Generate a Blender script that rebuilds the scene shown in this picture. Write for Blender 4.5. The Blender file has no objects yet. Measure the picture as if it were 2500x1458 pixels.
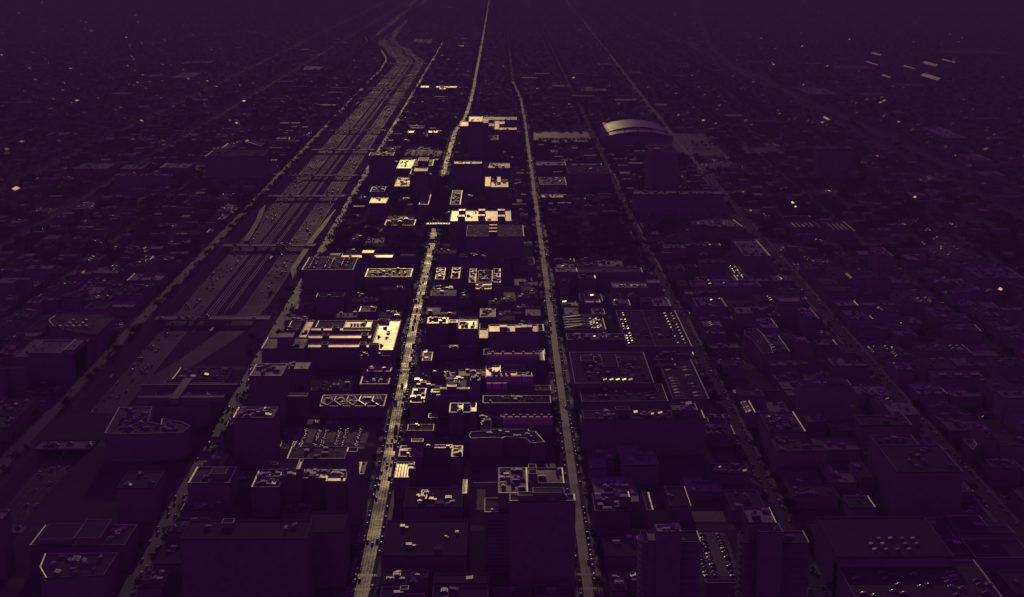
import bpy, math, random
import numpy as np
from mathutils import Vector

random.seed(7)
rng = np.random.default_rng(11)
SC = bpy.context.scene
COL = SC.collection

# ------------------------------------------------------------------ camera, sky, sun, exposure
CAM_H, FPX, PITCH, YAW = 380.0, 3530.0, math.radians(13.7), math.radians(0.49)
cam_d = bpy.data.cameras.new('camera')
cam = bpy.data.objects.new('camera', cam_d)
COL.objects.link(cam)
cam.location = (0, 0, CAM_H)
cam.rotation_euler = (math.pi / 2 - PITCH, 0, -YAW)
cam_d.sensor_width = 36.0
cam_d.lens = 36.0 * FPX / 2500.0
cam_d.clip_start, cam_d.clip_end = 1.0, 40000.0
SC.camera = cam

SUN_EL, SUN_AZ = math.radians(15.5), math.radians(-3.2)      # azimuth clockwise from +Y
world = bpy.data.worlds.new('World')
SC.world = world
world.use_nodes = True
wt = world.node_tree
wt.nodes.clear()
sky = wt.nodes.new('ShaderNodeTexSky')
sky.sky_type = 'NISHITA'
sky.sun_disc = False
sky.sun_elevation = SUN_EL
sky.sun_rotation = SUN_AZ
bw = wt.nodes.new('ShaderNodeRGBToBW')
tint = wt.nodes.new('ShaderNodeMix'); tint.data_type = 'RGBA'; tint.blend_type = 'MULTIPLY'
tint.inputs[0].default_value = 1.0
tint.inputs[7].default_value = (11.7, 1.0, 21.2, 1)          # violet fill tint that lifts the shaded sides
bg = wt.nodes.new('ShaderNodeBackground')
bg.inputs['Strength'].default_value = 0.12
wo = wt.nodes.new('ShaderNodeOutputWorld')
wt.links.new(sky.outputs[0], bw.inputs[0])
pw = wt.nodes.new('ShaderNodeMath'); pw.operation = 'POWER'      # flattens the sky so shaded walls get more fill
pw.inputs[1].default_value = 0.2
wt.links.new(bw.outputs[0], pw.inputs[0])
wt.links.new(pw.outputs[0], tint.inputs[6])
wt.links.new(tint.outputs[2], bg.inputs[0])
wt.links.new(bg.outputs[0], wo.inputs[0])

sun_d = bpy.data.lights.new('sun', 'SUN')
sun_d.energy = 5.0
sun_d.angle = math.radians(0.5)
sun_d.color = (1.0, 0.75, 0.31)
sun = bpy.data.objects.new('sun', sun_d)
COL.objects.link(sun)
sdir = Vector((math.sin(SUN_AZ) * math.cos(SUN_EL), math.cos(SUN_AZ) * math.cos(SUN_EL), math.sin(SUN_EL)))
sun.rotation_euler = (-sdir).to_track_quat('-Z', 'Y').to_euler()
sun.location = (0, 200, 600)

SC.view_settings.view_transform = 'Standard'
SC.view_settings.look = 'None'
SC.view_settings.exposure = -4.0
SC.view_settings.gamma = 1.0
SC.view_settings.use_curve_mapping = False
SC.cycles.max_bounces = 4
SC.cycles.diffuse_bounces = 1
SC.cycles.glossy_bounces = 2
SC.cycles.volume_bounces = 0
SC.cycles.sample_clamp_direct = 0
SC.cycles.sample_clamp_indirect = 4

# ------------------------------------------------------------------ picture point -> place on a level plane
_f = np.array((math.sin(YAW) * math.cos(PITCH), math.cos(YAW) * math.cos(PITCH), -math.sin(PITCH)))
_r = np.array((math.cos(YAW), -math.sin(YAW), 0.0))
_u = np.array((math.sin(YAW) * math.sin(PITCH), math.cos(YAW) * math.sin(PITCH), math.cos(PITCH)))


def G(px, py, z=0.0):
    d = _f + _r * ((px - 1250) / FPX) + _u * ((729 - py) / FPX)
    t = (z - CAM_H) / d[2]
    return np.array((0, 0, CAM_H)) + d * t


def rect(xl, xr, yn, yf, h):
    a, b, c = G(xl, yn, h), G(xr, yn, h), G((xl + xr) / 2, yf, h)
    return a[0], b[0], (a[1] + b[1]) / 2, c[1]


def project(x, y, z=0.0):
    d = np.array((x, y, z - CAM_H)); k = d @ _f
    return 1250 + FPX * (d @ _r) / k, 729 - FPX * (d @ _u) / k


# ------------------------------------------------------------------ materials
MATS = {}


def material(name, color, rough=0.6, spec=0.5, metal=0.0, cvar=0.25, rvar=0.1, scale=0.08, obvar=0.2,
             island=False, seams=None, stripes=None, coat=0.0, ramp=None):
    m = bpy.data.materials.new(name)
    m.use_nodes = True
    nt = m.node_tree
    N, L = nt.nodes, nt.links
    b = N['Principled BSDF']
    b.inputs['Specular IOR Level'].default_value = spec
    b.inputs['Metallic'].default_value = metal
    if coat:
        b.inputs['Coat Weight'].default_value = coat
        b.inputs['Coat Roughness'].default_value = rough
    tc = N.new('ShaderNodeTexCoord')
    n1 = N.new('ShaderNodeTexNoise'); n1.inputs['Scale'].default_value = scale; n1.inputs['Detail'].default_value = 6
    n2 = N.new('ShaderNodeTexNoise'); n2.inputs['Scale'].default_value = scale * 9; n2.inputs['Detail'].default_value = 3
    L.new(tc.outputs['Object'], n1.inputs['Vector'])
    L.new(tc.outputs['Object'], n2.inputs['Vector'])

    def math_(op, a, b_):
        q = N.new('ShaderNodeMath'); q.operation = op
        for i, v in enumerate((a, b_)):
            if isinstance(v, (int, float)):
                q.inputs[i].default_value = v
            else:
                L.new(v, q.inputs[i])
        return q.outputs[0]
    if island:
        g = N.new('ShaderNodeNewGeometry'); rnd = g.outputs['Random Per Island']
    else:
        o = N.new('ShaderNodeObjectInfo'); rnd = o.outputs['Random']
    mixn = math_('ADD', math_('MULTIPLY', n1.outputs[0], 0.65), math_('MULTIPLY', n2.outputs[0], 0.35))
    dev = math_('SUBTRACT', mixn, 0.5)                      # about -0.25..0.25
    fac = math_('ADD', math_('ADD', math_('MULTIPLY', dev, 4 * cvar), 1.0),
                math_('MULTIPLY', math_('SUBTRACT', rnd, 0.5), 2 * obvar))
    rg = math_('ADD', math_('MULTIPLY', dev, 4 * rvar), rough)
    rg = math_('ADD', rg, math_('MULTIPLY', math_('SUBTRACT', rnd, 0.5), obvar * 0.35))
    if seams:
        br = N.new('ShaderNodeTexBrick')
        br.inputs['Scale'].default_value = 1.0
        br.inputs['Brick Width'].default_value = seams[0]
        br.inputs['Row Height'].default_value = seams[1]
        br.inputs['Mortar Size'].default_value = 0.12
        br.inputs['Color1'].default_value = (1, 1, 1, 1)
        br.inputs['Color2'].default_value = (.82, .82, .82, 1)
        br.inputs['Mortar'].default_value = (.45, .45, .45, 1)
        L.new(tc.outputs['Object'], br.inputs['Vector'])
        sb = N.new('ShaderNodeRGBToBW'); L.new(br.outputs[0], sb.inputs[0])
        fac = math_('MULTIPLY', fac, sb.outputs[0])
        rg = math_('ADD', rg, math_('MULTIPLY', math_('SUBTRACT', 1.0, sb.outputs[0]), 0.16))
    if stripes:
        sp = N.new('ShaderNodeSeparateXYZ'); L.new(tc.outputs['UV'], sp.inputs[0])
        s = math_('SINE', math_('MULTIPLY', sp.outputs[0], 2 * math.pi / stripes[0]), 0.0)
        rg = math_('ADD', rg, math_('MULTIPLY', s, stripes[1]))
        fac = math_('ADD', fac, math_('MULTIPLY', s, -0.12))
    cm = N.new('ShaderNodeMix'); cm.data_type = 'RGBA'; cm.blend_type = 'MULTIPLY'; cm.inputs[0].default_value = 1
    if ramp:
        cr = N.new('ShaderNodeValToRGB'); cr.color_ramp.interpolation = 'CONSTANT'
        el = cr.color_ramp.elements
        el[0].position, el[0].color = 0, (*ramp[0], 1)
        el[1].position, el[1].color = 1.0 / len(ramp), (*ramp[1], 1)
        for i in range(2, len(ramp)):
            e = el.new(i / len(ramp)); e.color = (*ramp[i], 1)
        L.new(rnd, cr.inputs[0]); L.new(cr.outputs[0], cm.inputs[6])
    else:
        cm.inputs[6].default_value = (*color, 1)
    cc = N.new('ShaderNodeCombineColor')
    for i in range(3):
        L.new(fac, cc.inputs[i])
    L.new(cc.outputs[0], cm.inputs[7])
    L.new(cm.outputs[2], b.inputs['Base Color'])
    cl = N.new('ShaderNodeClamp'); cl.inputs['Min'].default_value = 0.08
    L.new(rg, cl.inputs[0]); L.new(cl.outputs[0], b.inputs['Roughness'])
    MATS[name] = m
    return m


material('cream', (.82, .74, .56), .35, .5, metal=.85, cvar=.25, rvar=.12, scale=.03, seams=(26, 6), obvar=.10)
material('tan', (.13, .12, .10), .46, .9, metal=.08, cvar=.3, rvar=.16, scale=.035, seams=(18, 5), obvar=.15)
material('tan_sunlit', (.56, .49, .37), .39, .5, metal=.55, cvar=.3, rvar=.16, scale=.035, seams=(18, 5), obvar=.15)
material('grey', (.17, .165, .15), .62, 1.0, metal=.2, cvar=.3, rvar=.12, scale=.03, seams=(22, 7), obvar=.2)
material('pale_off_sun', (.19, .18, .155), .60, 1.0, metal=.3, cvar=.35, rvar=.14, scale=.04, seams=(14, 5), obvar=.15)
material('dark', (.095, .09, .088), .85, .05, cvar=.25, rvar=.08, scale=.04, obvar=.1)
material('brown', (.13, .11, .095), .55, .6, cvar=.4, rvar=.2, scale=.05, obvar=.2)
material('membrane', (.095, .09, .09), .70, .14, cvar=.2, rvar=.08, scale=.02, seams=(30, 4), obvar=.1)
material('coping', (.36, .34, .30), .36, .6, metal=.3, cvar=.2, rvar=.1, scale=.3, obvar=.3)
material('brick', (.27, .22, .21), .9, .05, cvar=.2, rvar=.05, scale=.2, obvar=.12)
material('concrete', (.28, .25, .245), .85, .06, cvar=.2, rvar=.08, scale=.1, obvar=.12)
material('glass_wall', (.03, .03, .035), .2, .5, cvar=.1, rvar=.03, scale=.1, obvar=.2)
material('unit_metal', (.28, .27, .25), .33, .6, metal=.4, cvar=.2, rvar=.12, scale=.8, obvar=.5)
material('vault_metal', (.46, .42, .34), .43, .5, metal=.5, cvar=.2, rvar=.08, scale=.08, seams=(60, 2.4), obvar=.1)
material('arena_roof', (.5, .46, .36), .45, .9, metal=.55, cvar=.15, rvar=.06, scale=.04, seams=(11, 11), obvar=0)
material('clutter', (.14, .13, .12), .46, .6, metal=.15, cvar=.2, rvar=.14, scale=.8, obvar=.5, island=True)
material('ground', (.095, .088, .083), .95, .03, cvar=.3, rvar=.05, scale=.012, obvar=0)
material('asphalt', (.08, .075, .07), .46, .5, cvar=.4, rvar=.26, scale=.045, obvar=0, stripes=(1.9, .05))
material('asphalt_cross', (.08, .075, .07), .76, .12, cvar=.3, rvar=.12, scale=.03, obvar=.2, stripes=(1.75, .03))
material('asphalt_expressway', (.07, .066, .062), .50, .42, cvar=.3, rvar=.16, scale=.012, obvar=.1, stripes=(1.85, .08))
material('asphalt_carriageway', (.075, .07, .068), .64, .09, cvar=.35, rvar=.2, scale=.012, obvar=.1, stripes=(1.85, .10))
material('lot_asphalt', (.055, .05, .046), .60, .45, cvar=.5, rvar=.16, scale=.03, obvar=.3)
material('pavement', (.15, .14, .125), .60, .38, cvar=.3, rvar=.14, scale=.1, obvar=.2)
material('paint', (.30, .29, .26), .36, .9, cvar=.3, rvar=.1, scale=.5, obvar=.1)
material('lawn', (.08, .085, .055), .9, .05, cvar=.3, rvar=.1, scale=.02, obvar=.2)
material('sunlit_grass', (.14, .12, .07), .46, 1.0, metal=.15, cvar=.5, rvar=.2, scale=.02, obvar=.1)  # lawn copy lightened and glossed for the sun glint
material('far_pale', (.16, .15, .125), .50, 1.0, metal=.2, cvar=.25, rvar=.14, scale=.03, obvar=.4, island=True)
material('asphalt_arena', (.08, .075, .07), .54, 1.0, metal=.15, cvar=.4, rvar=.2, scale=.02, obvar=0, stripes=(1.9, .05))
material('window_band', (.19, .17, .17), .5, .3, cvar=.1, rvar=.05, scale=.2, obvar=.1)
material('tin_roof', (.20, .19, .17), .40, .6, metal=.3, cvar=.2, rvar=.08, scale=.2, obvar=.3, island=True)
material('rail_steel', (.28, .26, .25), .5, .6, metal=.5, cvar=.2, rvar=.1, scale=.1, obvar=.2)
material('ballast', (.08, .074, .07), .92, .05, cvar=.3, rvar=.04, scale=.2, obvar=0)
material('leaf', (.085, .09, .06), .8, .06, cvar=.3, rvar=.05, scale=.4, obvar=.2)
material('bark', (.06, .045, .035), .9, .1, cvar=.3, rvar=.05, scale=2, obvar=.2)
CARCOL = [(.02, .02, .022), (.5, .5, .5), (.12, .12, .13), (.65, .64, .62), (.03, .035, .06), (.14, .02, .02), (.2, .2, .2), (.35, .34, .32)]
material('car_paint', (.2, .2, .2), .28, .9, cvar=.02, rvar=.02, scale=1, obvar=.1, ramp=CARCOL, coat=1.0, metal=.25)
material('car_paint_mass', (.2, .2, .2), .28, .9, cvar=.02, rvar=.02, scale=1, obvar=.1, ramp=CARCOL, coat=1.0, metal=.25, island=True)
material('car_glass', (.015, .015, .02), .12, .6, cvar=.02, rvar=.01, scale=1, obvar=.05)
material('house_wall', (.25, .215, .21), .9, .05, cvar=.2, rvar=.05, scale=.1, obvar=.15, island=True)
material('house_roof', (.095, .09, .086), .66, .25, cvar=.2, rvar=.14, scale=.05, obvar=.6, island=True)
material('skylight', (.16, .155, .14), .42, .6, metal=.15, cvar=.2, rvar=.14, scale=.5, obvar=.4)


# ------------------------------------------------------------------ mesh helpers
class MB:
    def __init__(self):
        self.v, self.f, self.m, self.uv = [], [], [], []
        self.smooth = []

    def quad(self, pts, mi=0, sm=False):
        i = len(self.v)
        self.v += [tuple(map(float, p)) for p in pts]
        self.f.append(tuple(range(i, i + len(pts))))
        self.m.append(mi); self.smooth.append(sm)

    def box(self, x0, x1, y0, y1, z0, z1, mi=0, top=True, bottom=False, top_mi=None):
        a = [(x0, y0), (x1, y0), (x1, y1), (x0, y1)]
        i = len(self.v)
        self.v += [(p[0], p[1], z0) for p in a] + [(p[0], p[1], z1) for p in a]
        for k in range(4):
            self.f.append((i + k, i + (k + 1) % 4, i + 4 + (k + 1) % 4, i + 4 + k)); self.m.append(mi); self.smooth.append(False)
        if top:
            self.f.append((i + 4, i + 5, i + 6, i + 7)); self.m.append(mi if top_mi is None else top_mi); self.smooth.append(False)
        if bottom:
            self.f.append((i + 3, i + 2, i + 1, i)); self.m.append(mi); self.smooth.append(False)

    def prism(self, poly, z0, z1, mi=0, top=True):
        n = len(poly); i = len(self.v)
        self.v += [(p[0], p[1], z0) for p in poly] + [(p[0], p[1], z1) for p in poly]
        for k in range(n):
            self.f.append((i + k, i + (k + 1) % n, i + n + (k + 1) % n, i + n + k)); self.m.append(mi); self.smooth.append(False)
        if top:
            self.f.append(tuple(range(i + n, i + 2 * n))); self.m.append(mi); self.smooth.append(False)

    def ring(self, poly, w, z0, z1, mi=0, slope=0.0):
        """upright band w wide along the inside of a convex-ish outline (counter-clockwise)"""
        inner = inset(poly, w)
        n = len(poly)
        for k in range(n):
            j = (k + 1) % n
            a, b, c, d = poly[k], poly[j], inner[j], inner[k]
            zo = z1 + w * slope
            self.quad([(a[0], a[1], zo), (b[0], b[1], zo), (c[0], c[1], z1), (d[0], d[1], z1)], mi)
            self.quad([(a[0], a[1], z0), (b[0], b[1], z0), (b[0], b[1], zo), (a[0], a[1], zo)], mi)
            self.quad([(c[0], c[1], z0), (d[0], d[1], z0), (d[0], d[1], z1), (c[0], c[1], z1)], mi)

    def build(self, name, mats, parent=None, loc=(0, 0, 0)):
        me = bpy.data.meshes.new(name)
        me.from_pydata(self.v, [], self.f)
        if isinstance(mats, str):
            mats = [mats]
        for q in mats:
            me.materials.append(MATS[q])
        me.polygons.foreach_set('material_index', self.m)
        me.polygons.foreach_set('use_smooth', self.smooth)
        me.update()
        return link(name, me, parent, loc)


def link(name, me, parent=None, loc=(0, 0, 0)):
    o = bpy.data.objects.new(name, me)
    COL.objects.link(o)
    o.location = loc
    if parent is not None:
        o.parent = parent
    return o


def inset(poly, w):
    n = len(poly); out = []
    for k in range(n):
        p0, p1, p2 = (np.array(poly[(k + s) % n][:2], float) for s in (-1, 0, 1))
        d1 = (p1 - p0) / max(np.linalg.norm(p1 - p0), 1e-6); d2 = (p2 - p1) / max(np.linalg.norm(p2 - p1), 1e-6)
        n1 = np.array((-d1[1], d1[0])); n2 = np.array((-d2[1], d2[0]))
        b = n1 + n2; den = max(1 + float(n1 @ n2), 0.25)
        out.append(tuple(p1 + b * w / den))
    return out


def tag(o, label=None, cat=None, group=None, kind=None):
    if label: o['label'] = label
    if cat: o['category'] = cat
    if group: o['group'] = group
    if kind: o['kind'] = kind
    return o


def empty(name, loc, label, cat, group=None):
    o = bpy.data.objects.new(name, None)
    COL.objects.link(o)
    o.location = loc
    o.empty_display_size = 5
    return tag(o, label, cat, group)


def nth(k):
    one = ('', 'first', 'second', 'third', 'fourth', 'fifth', 'sixth', 'seventh', 'eighth', 'ninth', 'tenth', 'eleventh', 'twelfth', 'thirteenth',
           'fourteenth', 'fifteenth', 'sixteenth', 'seventeenth', 'eighteenth', 'nineteenth')
    if k < 20: return one[k]
    tens = ('', '', 'twent', 'thirt', 'fort', 'fift', 'sixt', 'sevent', 'eight', 'ninet')
    if k < 100: return tens[k // 10] + ('ieth' if k % 10 == 0 else 'y-' + one[k % 10])
    return 'hundred-and-' + nth(k - 100) if k > 100 else 'hundredth'


# ------------------------------------------------------------------ the ground, roads and expressway
EX_Z = -6.0
EX_TOP = [(4700, -300), (5000, -304), (5500, -372), (6000, -462), (6350, -500), (7200, -520), (8700, -562), (13500, -600)]


def ex_center(Y):
    if Y <= 4700: return -300.0
    for (a, xa), (b, xb) in zip(EX_TOP, EX_TOP[1:]):
        if Y <= b:
            t = (Y - a) / (b - a); t = t * t * (3 - 2 * t)
            return xa + (xb - xa) * t
    return -600.0


def ex_left(Y): return ex_center(Y) - 60


def ex_right(Y):
    r = ex_center(Y) + 57
    t = min(max((Y - 1150) / 330, 0), 1)
    return -321 + (r + 321) * t


YS = list(np.arange(-200, 1200, 200.0)) + list(np.arange(1200, 1500, 30.0)) + list(np.arange(1500, 4700, 200.0)) + \
     list(np.arange(4700, 6600, 60.0)) + list(np.arange(6600, 13400, 300.0)) + [13400.0]
XW = 5400.0
mb = MB()
for a, b in zip(YS, YS[1:]):
    la, lb, ra, rb = ex_left(a), ex_left(b), ex_right(a), ex_right(b)
    mb.quad([(-XW, a, 0), (la, a, 0), (lb, b, 0), (-XW, b, 0)])
    mb.quad([(ra, a, 0), (XW, a, 0), (XW, b, 0), (rb, b, 0)])
    mb.quad([(la, a, 0), (la + 7, a, EX_Z), (lb + 7, b, EX_Z), (lb, b, 0)])
    mb.quad([(ra - 7, a, EX_Z), (ra, a, 0), (rb, b, 0), (rb - 7, b, EX_Z)])
    mb.quad([(la + 7, a, EX_Z), (ra - 7, a, EX_Z), (rb - 7, b, EX_Z), (lb + 7, b, EX_Z)])
tag(mb.build('ground', 'ground'), 'dark city ground with the sunken expressway cutting running through it', 'ground', kind='structure')


def strip(name, pts, width, z, mat, label, cat='road'):
    """a road surface along a line of (x, y) points, with metres across in its UV"""
    P = [np.array(p[:2], float) for p in pts]
    # resample
    R = [P[0]]
    for a, b in zip(P, P[1:]):
        n = max(1, int(np.linalg.norm(b - a) / 120))
        R += [a + (b - a) * (k + 1) / n for k in range(n)]
    v, f, uv = [], [], []
    acc = 0
    for k, p in enumerate(R):
        d = R[min(k + 1, len(R) - 1)] - R[max(k - 1, 0)]
        d /= np.linalg.norm(d)
        nrm = np.array((d[1], -d[0]))
        if k: acc += np.linalg.norm(p - R[k - 1])
        v += [(*(p - nrm * width / 2), z), (*(p + nrm * width / 2), z)]
        uv += [(-width / 2, acc), (width / 2, acc)]
    for k in range(len(R) - 1):
        f.append((2 * k, 2 * k + 1, 2 * k + 3, 2 * k + 2))
    me = bpy.data.meshes.new(name)
    me.from_pydata(v, [], f)
    l = me.uv_layers.new(name='UVMap')
    for lp in me.loops:
        l.data[lp.index].uv = uv[lp.vertex_index]
    me.materials.append(MATS[mat])
    me.update()
    return tag(link(name, me), label, cat, kind='structure')


def pxline(pts, z=0):
    return [tuple(G(x, y, z)[:2]) for x, y in pts]


JX = -83.0
AVENUES = {   # name: (points, carriageway width)
    'bright': ([(-83, -150), (-84, 900), (-89, 1450), (-89, 1870), (-97, 2500), (-94, 3040), (-78, 3300), (-72, 3700), (-70, 6500), (-74, 10500), (-76, 13000)], 14),
    'brown': ([(52, -150), (54, 1500), (56, 3300), (54, 3700), (38, 4200), (37, 5600)], 12),
    'treelined': ([(192, -150), (192, 1200), (186, 1900), (192, 3000), (196, 4500), (205, 13000)], 11),
    'arena': ([(344, -150), (344, 1200), (352, 2500), (361, 3358), (391, 4950), (480, 10600), (505, 13000)], 12),
    'frontage_near': ([(-222, -150), (-228, 1300), (-230, 2300), (-228, 4700), (-227, 6000)], 10),
    'frontage_far': ([(-376, -150), (-376, 4700), (-385, 5000), (-445, 5500), (-540, 6000), (-585, 6350)], 11),
    'washington': ([(478, -150), (480, 2500), (500, 5500), (560, 13000)], 10),
    'randolph': ([(612, -150), (616, 2500), (640, 5500), (700, 13000)], 10),
    'lake': ([(748, -150), (748, 5500), (760, 13000)], 9),
    'south_one': ([(-512, -150), (-512, 13000)], 9),
    'south_two': ([(-646, -150), (-646, 13000)], 9),
    'south_three': ([(-800, -150), (-800, 13000)], 10),
}
AV_LABEL = {'bright': 'bright sunlit avenue running straight up the middle', 'brown': 'brown sunlit avenue, next one right of the bright avenue',
            'treelined': 'dim avenue between the brown avenue and the arena avenue', 'arena': 'straight avenue passing the right side of the domed arena',
            'frontage_near': 'service road along the right bank of the expressway', 'frontage_far': 'service road along the left bank of the expressway',
            'washington': 'faint street one block right of the arena avenue', 'randolph': 'faint street two blocks right of the arena avenue',
            'lake': 'faint street three blocks right of the arena avenue', 'south_one': 'faint street one block left of the expressway',
            'south_two': 'faint street two blocks left of the expressway', 'south_three': 'faint street three blocks left of the expressway'}


def av_x(name, Y):
    p = AVENUES[name][0]
    for a, b in zip(p, p[1:]):
        if Y <= b[1]:
            return a[0] + (b[0] - a[0]) * (Y - a[1]) / (b[1] - a[1])
    return p[-1][0]


for k, lanes in (('bright', 8.4), ('brown', 6.0), ('arena', 10)):     # the worn driving lanes between the kerb lanes
    strip('driving_lanes', {'bright': AVENUES[k][0], 'brown': AVENUES[k][0][:5], 'arena': AVENUES[k][0][2:]}[k], lanes, .115, 'asphalt_arena' if k == 'arena' else 'asphalt', 'worn shiny driving lanes of the %s avenue' % k)
for k, (p, w) in AVENUES.items():
    strip('avenue', p, w, 0.10 if k in ('bright', 'brown', 'arena') else .08, 'asphalt_expressway' if k in ('frontage_near', 'frontage_far') else 'asphalt_cross', AV_LABEL[k])

# cross streets, from the picture's bottom up (each also bridges the cutting)
CROSS_PX = [1420, 1290, 1085, 897, 775, 689, 598, 545, 478, 428, 365, 318, 280, 240, 215, 185, 155, 130, 105, 85, 65, 45, 25, 8]
CROSS = [float(G(1100, y)[1]) for y in CROSS_PX]
for i, y in enumerate(CROSS):
    w = 9 if i % 3 else 13
    xl, xr = ex_left(y) - 6, ex_right(y) + 6
    half = min(5300, 450 + y * .42)
    strip('cross_street', [(-half, y), (xl, y)], w, .05, 'asphalt_cross', 'dim cross street left of the cutting, %s up from the bottom' % nth(i + 1))
    strip('cross_street', [(xr, y), (half, y)], w, .05, 'asphalt_cross', 'dim cross street right of the cutting, %s up from the bottom' % nth(i + 1))

# pavements: raised kerbed strips beside the avenues, cut at the cross streets
for k in ('bright', 'brown', 'treelined', 'arena', 'frontage_near'):
    w = AVENUES[k][1]
    for side, word in ((-1, 'left'), (1, 'right')):
        m = MB()
        cuts = [300.0] + CROSS[:16]
        for i, (a, b) in enumerate(zip(cuts, cuts[1:])):
            for q in np.linspace(a + 7, b - 7, 3)[:-1]:
                qe = q + (b - a - 14) / 2
                x = av_x(k, (q + qe) / 2) + side * (w / 2 + 1.6)
                if k == 'frontage_near' and side < 0: continue
                m.box(x - 1.5, x + 1.5, q, qe, 0, .22)
        if m.v:
            tag(m.build('pavement', 'pavement'), 'concrete pavement along the %s side of the %s' % (word, AV_LABEL[k].split(',')[0].replace('running straight up the middle', 'in the middle')), 'pavement', kind='structure')

# the expressway's carriageways, ramps, tracks
def ex_line(off, y0, y1):
    ys = [y for y in YS if y0 < y < y1]
    return [(ex_center(y) + off, y) for y in [y0] + ys + [y1]]


strip('expressway', ex_line(-36, 300, 13000), 27, EX_Z + .06, 'asphalt_carriageway', 'left carriageway of the sunken expressway with traffic')
strip('expressway', [(-317, 1250), (-294, 1340), (-275, 1450)] + ex_line(31, 1560, 13000), 26, EX_Z + .09, 'asphalt_carriageway', 'right carriageway of the sunken expressway with traffic')
strip('slip_road', pxline([(730, 715), (715, 660), (742, 620), (760, 590), (800, 540), (845, 490)], -3), 7, -1.5, 'asphalt_expressway', 'slip road climbing right of the expressway beside the service road')
strip('slip_road', pxline([(600, 590), (630, 540), (643, 505), (640, 480)], -3), 7, -2.2, 'asphalt_expressway', 'slip road hugging the left bank of the expressway')
strip('slip_road', pxline([(700, 290), (820, 280), (850, 265), (875, 250)], -3), 7, -2.0, 'asphalt_expressway', 'far slip road curving off the left bank of the expressway')
strip('trackbed', ex_line(-6, 1430, 13000), 24, EX_Z + .05, 'ballast', 'dark ballast bed of the railway in the expressway median')
for i, off in enumerate((-16, -13.2, -10, -7.2, 1.5, 4.3)):
    m = MB()
    L_ = ex_line(off, 1440 + 20 * i, 9500)
    for a, b in zip(L_, L_[1:]):
        m.box(min(a[0], b[0]) - .28, min(a[0], b[0]) + .28, a[1], b[1], EX_Z, EX_Z + .45) if abs(a[0] - b[0]) < .01 else \
            m.quad([(a[0] - .3, a[1], EX_Z + .45), (a[0] + .3, a[1], EX_Z + .45), (b[0] + .3, b[1], EX_Z + .45), (b[0] - .3, b[1], EX_Z + .45)])
    tag(m.build('railway_track', 'rail_steel'), '%s pale rail from the left in the expressway median' % nth(i + 1), 'rail', 'rails in the expressway median', kind='structure')
# lane dashes and edge lines
m = MB()
for off in (-49.2, -42.6, -39, -35.4, -31.8, -22.8, 18.3, 24.5, 28.1, 31.7, 35.3, 43.6):
    solid = off in (-49.2, -22.8, 18.3, 43.6)
    y = 1560 if off > 0 else 830
    while y < 3600:
        l = 60 if solid else 6
        x0, x1 = ex_center(y) + off, ex_center(y + l) + off
        m.quad([(x0 - .12, y, EX_Z + .13), (x0 + .12, y, EX_Z + .13), (x1 + .12, y + l, EX_Z + .13), (x1 - .12, y + l, EX_Z + .13)])
        y += l + (0 if solid else 9)
tag(m.build('lane_markings', 'paint'), 'white lane lines painted on the expressway', 'road markings', kind='structure')
# crosswalk bars and lane lines on the avenues
for k, ys in (('bright', (813, 833)), ('brown', (813, 833)), ('bright', (1468, 1487)), ('brown', (1440, 1486)), ('bright', (1282, 1302))):
    for j, y in enumerate(ys):
        m = MB(); c = av_x(k, y); w = AVENUES[k][1]
        n = 11
        for i in range(n):
            x = c - w / 2 - 1 + (w + 2) * (i + .5) / n
            m.quad([(x - .42, y - 1.6, .14), (x + .42, y - 1.6, .14), (x + .42, y + 1.6, .13), (x - .42, y + 1.6, .13)])
        tag(m.build('crosswalk', 'paint'), '%s crosswalk bars across the %s avenue, %s junction from the bottom' % (('near', 'far')[j], k, nth({813: 1, 1282: 2, 1440: 3, 1468: 3}[ys[0]])), 'crosswalk', kind='structure')
for k in ('bright', 'brown', 'treelined', 'arena'):
    m = MB()
    for off in ((-1.7, 1.7) if k != 'treelined' else (0,)):
        y = 500
        while y < 2600:
            x = av_x(k, y) + off
            if min(abs(y - c) for c in CROSS) > 12:
                m.quad([(x - .09, y, .13), (x + .09, y, .13), (x + .09, y + 4, .13), (x - .09, y + 4, .13)])
            y += 11
    tag(m.build('lane_markings', 'paint'), 'white lane dashes along the %s' % AV_LABEL[k].split(' running')[0].split(',')[0], 'road markings', kind='structure')

RAIL = pxline([(1690, -4), (1712, 60), (1738, 120), (1790, 165), (1860, 190), (1960, 245), (2100, 305), (2300, 400), (2520, 490)])
for i, off in enumerate((-4.5, 4.5)):
    strip('railway_track', [(x + off, y) for x, y in RAIL], 1.6, .6, 'rail_steel', '%s track of the rail line slanting across the far right' % ('near', 'far')[i], 'rail')
strip('trackbed', RAIL, 16, .3, 'ballast', 'ballast bed of the rail line slanting across the far right')


def rail_x(Y):
    for (xa, ya), (xb, yb) in zip(RAIL, RAIL[1:]):
        if yb <= Y <= ya: return xb + (xa - xb) * (Y - yb) / (ya - yb)
    return 1e9


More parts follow.
